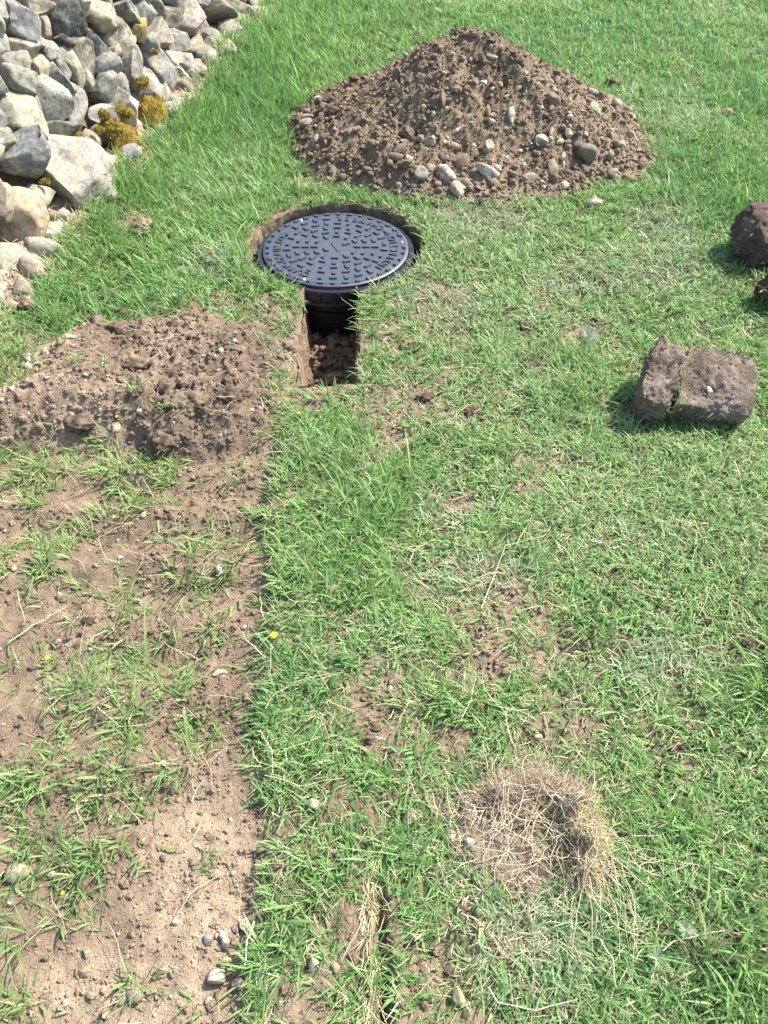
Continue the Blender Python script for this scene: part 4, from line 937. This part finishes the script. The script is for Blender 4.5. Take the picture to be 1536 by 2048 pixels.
sod('soil_slab', (0.27, 0.19, 0.145), 3, b2, T, (0.080, 0.060, 0.046), (0.150, 0.112, 0.085), 30, 0.55, 0.012)
T = Matrix.Translation((0.03, -0.045, 0.02)) @ RZ(5)
sod('soil_slab', (0.17, 0.07, 0.06), 5, b2, T, (0.080, 0.060, 0.046), (0.150, 0.112, 0.085), 20, 0.5, 0.012)
fringe(b2, [(t, 0.02 + 0.1 * abs(t), 0.168 - t * t * 3) for t in np.linspace(-0.1, 0.1, 20)], 3, 0.5, 0.025, 0.3, 1.0)
bx_, by_ = at(1585, 612)
b3 = empty('turf_block', (bx_, by_, 0), 'dark soil clod with pale root cut off by the right edge of the picture', 'turf block')
sod('soil_slab', (0.20, 0.15, 0.10), 4, b3, Matrix.Translation((0, 0.03, 0.045)) @ RZ(35) @ RX(12), (0.070, 0.054, 0.042), (0.130, 0.100, 0.076), 24, 0.4, 0.010)
fringe(b3, [(-0.11 + 0.01 * t, -0.02 + 0.02 * t, 0.06) for t in range(5)], 4, 3.0, 0.04, 0.2, 1.2)

# ------------------------------------------------------------------ uprooted tuft with dry roots
rx0, ry0 = at(1075, 1670)
rc = empty('root_clod', (rx0, ry0, 0), 'uprooted dead tuft with a tangle of dry pale roots lying on the turf', 'root clod')
ga = np.arange(-0.19, 0.2, 0.005); A, B = np.meshgrid(ga, ga); A = A.ravel(); B = B.ravel()
def clod_h(x, y):
    a = np.arctan2(y, x); r_ = np.hypot(x, y)
    arc = sstep(-1.35, -0.6, a) * sstep(3.05, 2.4, a)
    ring = np.exp(-((r_ - 0.082 - 0.012 * vnoise(a * 3, a * 0)) / 0.033) ** 2) * arc * (0.040 + 0.018 * sstep(1.2, 0.2, a) + 0.018 * vnoise(a * 4 + 3, a * 0 + 2))
    hollow = 0.02 * np.exp(-(((x - 0.035) / 0.032) ** 2 + ((y + 0.005) / 0.04) ** 2)); slab = 0.018 * sstep(0.13, 0.08, np.hypot(x + 0.045, y - 0.0) + 0.02 * vnoise(x * 30, y * 30))
    return np.maximum(ring, slab) - 0.55 * hollow * (slab > 0.004) + 0.007 * fbm(x * 40, y * 40, o=3, s=211) - 0.006
H = clod_h(A, B); gz = soil_top(A + rx0, B + ry0)
F = grid_faces(len(ga), len(ga)); F = F[(H[F] > -0.004).all(1)]; use = np.unique(F); remap = -np.ones(len(A), int); remap[use] = np.arange(len(use))
f = np.clip(0.5 + fbm(A * 20, B * 20, o=3, s=212), 0, 1)[:, None]; cc = np.array([0.13, 0.095, 0.065]) * (1 - f) + np.array([0.25, 0.19, 0.135]) * f
mesh_obj('soil_body', np_mesh('soil_body', np.stack([A, B, gz + H], 1)[use], [remap[F]], cc[use]), M_SOIL, rc)
def ring_pts(n, a0, a1, r0, sr):
    a = rng.uniform(a0, a1, n); r_ = r0 + rng.normal(0, sr, n); x = r_ * np.cos(a); y = r_ * np.sin(a)
    return x, y, soil_top(x + rx0, y + ry0) + np.maximum(clod_h(x, y), 0) + 0.002, a
x, y, z, a = ring_pts(3600, -1.1, 2.7, 0.086, 0.026); n = len(x)
k = sstep(0.9, 0.0, a)[:, None]
c = (np.array([0.36, 0.275, 0.185]) * (1 - k) + np.array([0.40, 0.34, 0.18]) * k) * rng.lognormal(0, 0.25, (n, 1))
o = blades('dry_root', np.stack([x, y, z], 1), np.where(rng.random(n) < 0.6, a + rng.normal(0, 0.9, n), rng.uniform(0, 6.28, n)), rng.uniform(0.012, 0.045, n), np.full(n, 0.0012), rng.uniform(0.5, 1.6, n), rng.normal(0.3, 0.6, n), rng.normal(0, 0.8, n), c, M_STRAW, 4, None, rc, None, 0.5); o['kind'] = 'stuff'
n = 520; a = rng.uniform(0, 6.28, n); r_ = 0.17 * np.sqrt(rng.random(n)); x = r_ * np.cos(a) - 0.02; y = r_ * np.sin(a) - 0.015
z = soil_top(x + rx0, y + ry0) + np.maximum(clod_h(x, y), 0) + 0.004
o = blades('dry_root', np.stack([x, y, z], 1), rng.uniform(0, 6.28, n), rng.uniform(0.02, 0.07, n), np.full(n, 0.0012), rng.uniform(1.1, 1.6, n), rng.normal(0.2, 0.4, n), rng.normal(0, 0.6, n), np.array([0.46, 0.37, 0.26]) * rng.lognormal(0, 0.25, (n, 1)), M_STRAW, 5, None, rc, z, 0.4); o['kind'] = 'stuff'
def tube(P, rad, seg=5):
    P = np.asarray(P, float); n = len(P); T = np.gradient(P, axis=0); T /= np.linalg.norm(T, axis=1)[:, None] + 1e-9
    up = np.array([0.1, 0.2, 1.0]); S1 = np.cross(T, up); S1 /= np.linalg.norm(S1, axis=1)[:, None] + 1e-9; S2 = np.cross(T, S1)
    rr = rad * np.linspace(1.0, 0.55, n); V = []
    for k in range(seg):
        a = 2 * math.pi * k / seg; V.append(P + (S1 * math.cos(a) + S2 * math.sin(a)) * rr[:, None])
    V = np.stack(V, 1).reshape(-1, 3)
    F = np.array([[i * seg + k, i * seg + (k + 1) % seg, (i + 1) * seg + (k + 1) % seg, (i + 1) * seg + k] for i in range(n - 1) for k in range(seg)])
    return V, F
def wiggle(p0, ang, L, m=9, turn=0.35, bow=0.0):
    P = [np.array(p0)]
    for k in range(m):
        ang += random.gauss(bow / m, turn / math.sqrt(m)); P.append(P[-1] + np.array([math.cos(ang), math.sin(ang), 0]) * L / m)
    return np.array(P)
for k in range(90):
    a = random.uniform(-1.2, 3.0); r_ = random.uniform(0.03, 0.11)
    P = wiggle((r_ * math.cos(a), r_ * math.sin(a), 0), random.choice([a + random.gauss(0, 0.8), random.uniform(0, 6.28), a + math.pi + random.gauss(0, 0.6)]), random.uniform(0.07, 0.19), 10, 0.9, random.gauss(0, 1.2))
    if k >= 66: P = wiggle((0.09 + random.gauss(0, 0.025), -0.03 + random.gauss(0, 0.04), 0), random.gauss(-0.75, 0.35), random.uniform(0.10, 0.2), 10, 0.8, random.gauss(0, 0.6))
    g_ = soil_top(P[:, 0] + rx0, P[:, 1] + ry0) + np.maximum(clod_h(P[:, 0], P[:, 1]), 0)
    P[:, 2] = g_ + 0.006 + random.uniform(0.004, 0.03) * np.sin(np.linspace(0.3, 3.0, len(P)))
    V, F = tube(P, random.uniform(0.0006, 0.0011)); cc = np.array([0.52, 0.43, 0.30]) * random.uniform(0.75, 1.15)
    mesh_obj('root', np_mesh('root', V, [F], np.tile(cc, (len(V), 1))), M_STRAW, rc)

# ------------------------------------------------------------------ single stems of straw
def stem(pts, rad, label, col=(0.56, 0.48, 0.34), lift=0.022):
    W = np.array([at(*p) for p in pts]); t = np.linspace(0, len(W) - 1, 6 * (len(W) - 1) + 1)
    P = np.stack([np.interp(t, np.arange(len(W)), W[:, 0]), np.interp(t, np.arange(len(W)), W[:, 1])], 1)
    P += 0.0015 * np.stack([vnoise(t * 1.7 + pts[0][0], t * 0), vnoise(t * 1.7 + pts[0][1], t * 0 + 5)], 1)
    z = soil_top(P[:, 0], P[:, 1]); z = np.maximum(z, np.convolve(np.pad(z, 2, 'edge'), np.ones(5) / 5, 'valid')) + lift
    P = np.concatenate([P, z[:, None]], 1); org = P[0].copy()
    V, F = tube(P - org, rad, 6); o = mesh_obj('straw_stem', np_mesh('straw_stem', V, [F], np.tile(np.array(col), (len(V), 1))), M_STRAW); o.location = Vector(org)
    return tag(o, label, 'straw', 'long loose straw stems')
stem([(18, 1285), (75, 1245), (132, 1210)], 0.0013, 'long straight straw stem on the bare soil at the left edge', lift=0.012)
stem([(195, 1414), (236, 1448), (290, 1440), (332, 1421)], 0.0012, 'bent straw stem on bare soil, shaped like a shallow V', lift=0.012)
stem([(534, 1428), (552, 1395), (596, 1372), (662, 1356)], 0.0012, 'kinked straw stem crossing from soil onto turf below the dandelion')
stem([(522, 1470), (545, 1508), (547, 1560)], 0.0012, 'short bent straw stem hanging over the edge of the turf strip')
stem([(508, 1845), (497, 1880), (490, 1934)], 0.0017, 'thick bleached straw stem beside the smooth grey pink pebble', (0.68, 0.62, 0.5))
stem([(972, 1980), (992, 2014), (1066, 2028), (1150, 2004)], 0.0014, 'long angled straw stem at the bottom edge below the root clod')
stem([(1319, 1909), (1341, 1890), (1439, 1869), (1560, 1888)], 0.0013, 'long straw stem across the turf beside the silvery sprigs at lower right')
stem([(1196, 1887), (1218, 1925), (1227, 1985)], 0.0014, 'pale straw stem pointing down to the right of the root clod')
stem([(530, 1560), (600, 1582), (640, 1573), (690, 1570)], 0.0011, 'thin bent straw stem above the pale flat stone in the turf strip')
stem([(820, 1135), (828, 1110), (870, 1085)], 0.0011, 'small hooked straw stem in the middle of the turf')
stem([(960, 1230), (1010, 1100), (1105, 1075)], 0.0010, 'thin bowed straw stem right of the hooked one in the middle of the turf')

# ------------------------------------------------------------------ loose stones and clods
LOOSE = [(490, 1850, 11, 15, 10, 'pink', 'smooth grey pink pebble against the edge of the turf strip'), (418, 1876, 9, 12, 0, 'grey', 'small pale grey stone in the gravel left of the grey pink pebble'),
         (454, 1882, 8, 15, 0, 'pale', 'upright pale stone half sunk in the gravel at lower left'), (451, 1927, 14, 13, 0, 'tan', 'flat tan stone in the gravel above the cream stone'),
         (436, 1953, 17, 16, -35, 'cream', 'cream stone in the gravel, largest near the turf edge'), (479, 1967, 14, 11, 0, 'pink', 'round pinkish stone touching the turf edge at lower left'),
         (482, 1941, 5, 10, -15, 'pink', 'narrow pink stone chip between round pinkish stone and turf'), (273, 1985, 18, 16, 0, 'tan', 'big tan stone near the bottom edge in the pale gravel'),
         (249, 1993, 12, 17, -20, 'pale', 'pale stone touching the left side of the big tan stone'), (37, 1741, 24, 17, 12, 'tan', 'flat broad tan stone on bare soil at the left edge'),
         (105, 1747, 8, 8, 0, 'pale', 'small round pebble right of the flat broad tan stone'), (354, 1845, 9, 9, 0, 'cream', 'small cream pebble on the pale dry soil'),
         (441, 1141, 12, 11, 0, 'white', 'angular white stone on bare soil left of the turf strip'), (275, 1202, 7, 7, 0, 'tan', 'tiny tan pebble on the bare soil strip'),
         (121, 1193, 6, 9, 0, 'pale', 'tiny oval pale pebble on bare soil at far left'), (938, 1687, 11, 13, 0, 'white', 'white angular stone touching the dry roots'),
         (902, 1672, 10, 16, 10, 'tan', 'tan oval stone left of the white angular stone'), (917, 1990, 12, 20, 10, 'tan', 'pointed brown stone in the turf near the bottom edge'),
         (627, 1608, 13, 11, 0, 'pale', 'pale flat stone lying in the turf strip'), (665, 1180, 9, 8, 0, 'tan', 'tan pebble caught in the grass of the turf strip'),
         (1186, 411, 16, 12, 10, 'cream', 'cream stone on the grass just in front of the tall soil heap'), (1450, 231, 13, 9, 0, 'tan', 'lone tan stone in the far grass at right'),
         (1075, 1477, 9, 8, 0, 'tan', 'small tan pebble in the turf below the bare soil patch'), (780, 1378, 6, 6, 0, 'white', 'tiny white pebble left of the bare soil patch'), (1087, 1376, 6, 5, 0, 'white', 'tiny white pebble right of the bare soil patch'),
         (630, 1925, 12, 14, 0, 'pale', 'grey lump of stone low in the turf strip'), (672, 1935, 8, 12, 0, 'tan', 'brown stone chip right of the grey lump in the turf strip'), (440, 1348, 14, 8, 0, 'cream', 'cream flat stone showing through grass on the bare strip')]
for px_, py_, a, b_, r_, cc, lab in LOOSE:
    tag(place_stone(px_, py_, a * 1.08, b_ * 1.08, r_, cc, None, 'stone', None, 0.05 if px_ > 520 else 0.12), lab, 'stone', 'loose stones on the ground')
def clod(px_, py_, a, b_, label, seed, col=(0.215, 0.157, 0.108), lift=0.0):
    p, t = cast(px_, py_); f = t / FPX; V, F = rock(seed, 4, 5, 0.5, 0.95, 0.2, 2.8, 0.16)
    V = V * np.array([a * f, b_ * f * 1.3, b_ * f * 0.85]) ; fcol = np.clip(0.6 + 0.8 * fbm(V[:, 0] * 50, V[:, 1] * 50, V[:, 2] * 50, 3), 0.4, 1.4)[:, None]
    o = mesh_obj('soil_clod', np_mesh('soil_clod', V, [F], np.array(col) * fcol), M_SOIL); o.location = (p[0], p[1], p[2] + b_ * f * 0.25 + lift)
    return tag(o, label, 'soil clod', 'loose clods of soil')
for k, a in enumerate([(852, 797, 26, 15, 'brown soil clod in the turf right of the trench end'), (945, 826, 20, 12, 'brown soil clod in the turf, second to the right of the trench end'), (1050, 655, 14, 9, 'small clod in the pale turf right of the chamber'), (1052, 735, 24, 10, 'flat clod pressed in the turf above the second clod'),
        (1208, 648, 28, 10, 'long crumbling clod in the grass left of the upturned turf slab'), (1357, 1500, 24, 15, 'flat brown clod in the grass above the dry roots at right'), (176, 1243, 18, 10, 'dark flat clod on the bare strip'), (595, 1256, 18, 9, 'dark flat clod at the edge of the turf strip above the dandelion'),
        (1175, 1300, 12, 9, 'small brown clod in the turf right of the bare patch'), (1500, 1290, 22, 14, 'brown clod in the grass at the right edge'), (1222, 172, 20, 16, 'soil clod fallen behind the right shoulder of the tall heap'), (832, 78, 15, 13, 'soil clod sticking up beside the peak of the tall heap'), (720, 133, 13, 15, 'soil clod on the grass behind the left slope of the tall heap'),
        (283, 462, 32, 24, 'dry root bound clod in the grass below the wall'), (50, 615, 26, 20, 'dry grey clod at the wall foot'), (388, 808, 40, 22, 'big dark clod on the front of the low soil spread'), (460, 790, 34, 22, 'big dark clod near the right end of the low soil spread'), (330, 890, 34, 20, 'lumpy clod at the front foot of the low soil spread'), (160, 850, 40, 22, 'broad clod at the front left of the low soil spread'), (270, 735, 40, 16, 'rounded clod in the middle of the low soil spread'), (243, 632, 26, 15, 'clod on the back edge of the low soil spread')]):
    clod(*a, 6000 + k, (0.30, 0.225, 0.16) if k in (13, 14) else (0.215, 0.157, 0.108))

# ------------------------------------------------------------------ scrap of black plastic on the mound
p, t = cast(1057, 299); V, F = rock(7100, 3, 10, 0.3, 0.8, 0.25, 2.5); f = t / FPX
o = mesh_obj('plastic_scrap', np_mesh('plastic_scrap', V * np.array([9 * f, 7 * f, 11 * f]), [F], None, False), M_PLASTIC); o.location = Vector(p) + Vector((0, 0, 0.004))
tag(o, 'crumpled scrap of black plastic stuck in the front of the tall soil heap', 'scrap')

# ------------------------------------------------------------------ dandelions and silvery sprigs
M_PETAL, nt, b = plain('yellow petals', (0.85, 0.58, 0.02), 0.6); M_STEM, nt, b = plain('flower stem', (0.16, 0.26, 0.06), 0.5)
def dandelion(px_, py_, r_px, label):
    p, t = cast(px_, py_); f = t / FPX; R = (r_px if r_px > 6 else r_px * 0.72) * f; h = 0.035 if r_px > 6 else 0.02
    d = empty('dandelion', Vector(p), label, 'flower', 'yellow flowers')
    V, F = tube([(0, 0, -0.01), (0.002, 0, h * 0.5), (0.001, 0.001, h)], 0.0014, 6); mesh_obj('stem', np_mesh('stem', V, [F]), M_STEM, d)
    Vs, Fs = [], []; k = 0
    for ring_, (n_, el, ln) in enumerate(((16, 0.15, 1.0), (13, 0.5, 0.85), (9, 0.95, 0.6))):
        for i in range(n_):
            a = 2 * math.pi * (i + 0.4 * ring_) / n_ + random.uniform(-.1, .1); u = np.array([math.cos(a), math.sin(a), 0]); s2 = np.array([-u[1], u[0], 0]); L = R * ln * random.uniform(0.9, 1.1)
            e1 = u * math.cos(el) + np.array([0, 0, math.sin(el)]); base = np.array([0.001, 0.001, h])
            Vs += [base - s2 * R * 0.06, base + s2 * R * 0.06, base + e1 * L + s2 * R * 0.13, base + e1 * L - s2 * R * 0.13]; Fs.append([k, k + 1, k + 2, k + 3]); k += 4
    mesh_obj('flower_head', np_mesh('flower_head', np.array(Vs), [np.array(Fs)]), M_PETAL, d)
for a in [(550, 1290, 7, 'yellow dandelion at the left edge of the turf strip, the largest'), (237, 845, 5, 'small yellow flower beside the tan pebble on the low soil spread'), (231, 1045, 5, 'small yellow flower on the upper part of the bare strip'), (100, 1326, 6, 'small yellow flower near the left edge of the bare strip'),
          (131, 1795, 5, 'tiny yellow flower low on the bare strip at left'), (598, 838, 5, 'tiny yellow flower in the turf just in front of the trench end')]: dandelion(*a)
M_SILVER = blade_material('silvery leaf', 0.25, 0.8)
def lobed_leaf(L, seed):
    r_ = np.random.default_rng(seed); V, F = [], []; k = 0
    m = 6
    for i in range(m + 1):
        u = i / m; s0 = u * L; arch = 0.25 * L * u * (1 - u) * 2
        V += [(s0, -0.03 * L, arch), (s0, 0.03 * L, arch)]
    for i in range(m): F.append([2 * i, 2 * i + 1, 2 * i + 3, 2 * i + 2])
    n0 = len(V)
    for i in range(1, m + 1):
        u = i / m; s0 = u * L; arch = 0.25 * L * u * (1 - u) * 2; ll = L * (0.34 * math.sin(math.pi * min(1, u * 0.85 + 0.12)) + 0.05)
        for sg in (-1, 1):
            b0 = len(V); a = 0.75 + r_.normal(0, 0.1)
            dx, dy = math.cos(a) * ll, sg * math.sin(a) * ll
            V += [(s0 - 0.05 * L, sg * 0.02 * L, arch), (s0 + 0.05 * L, sg * 0.02 * L, arch), (s0 + dx + 0.05 * L, dy * 0.9, arch + 0.05 * L), (s0 + dx - 0.04 * L, dy, arch + 0.03 * L)]
            F.append([b0, b0 + 1, b0 + 2, b0 + 3])
    return np.array(V), np.array(F)
def sprig(px_, py_, size_px, n_leaf, label, col=(0.26, 0.31, 0.19)):
    p, t = cast(px_, py_); f = t / FPX; R = 0.8 * size_px * f; d = empty('silver_sprig', Vector(p), label, 'plant', 'silvery leaved sprigs')
    for k in range(n_leaf):
        V, F = lobed_leaf(R * random.uniform(0.8, 1.1), 100 + k); c = np.tile(np.array(col) * random.uniform(0.85, 1.2), (len(V), 1))
        o = mesh_obj('leaf', np_mesh('leaf', V, [F], c, False), M_SILVER, d)
        o.location = (0, 0, 0.014 + 0.0025 * k); o.rotation_euler = (random.uniform(-.5, .5), random.uniform(-0.9, -0.15), 2 * math.pi * k / n_leaf + random.uniform(-.3, .3))
sprig(1365, 1868, 30, 8, 'silvery feathery leaved sprig at lower right, upper of a pair'); sprig(1305, 1925, 32, 8, 'silvery feathery leaved sprig at lower right, lower of a pair'); sprig(1378, 1778, 16, 5, 'small silvery sprig above the lower right pair')
sprig(1172, 692, 34, 9, 'grey leaved sprig in the scuffed turf left of the upturned slab', (0.25, 0.29, 0.22)); sprig(1192, 1095, 16, 5, 'pale whitish sprig in the turf at mid right', (0.40, 0.44, 0.37)); sprig(1482, 1160, 13, 5, 'pale whitish sprig near the right edge', (0.40, 0.44, 0.37)); sprig(425, 532, 18, 5, 'silvery sprig in the grass left of the round lid'); sprig(318, 450, 16, 5, 'silvery sprig beside the dry clod below the wall'); sprig(360, 605, 20, 5, 'silvery sprig behind the low soil spread')
sprig(1500, 125, 26, 6, 'dull grey green sprig in the far grass at upper right', (0.17, 0.26, 0.14)); sprig(600, 98, 12, 4, 'pale sprig in the tall grass left of the soil heap', (0.36, 0.42, 0.34))
print('BLADES', tot, 'TRIS', sum(sum(len(p.vertices) - 2 for p in m.polygons) if len(m.polygons) < 3000 else len(m.loops) - 2 * len(m.polygons) for m in bpy.data.meshes))
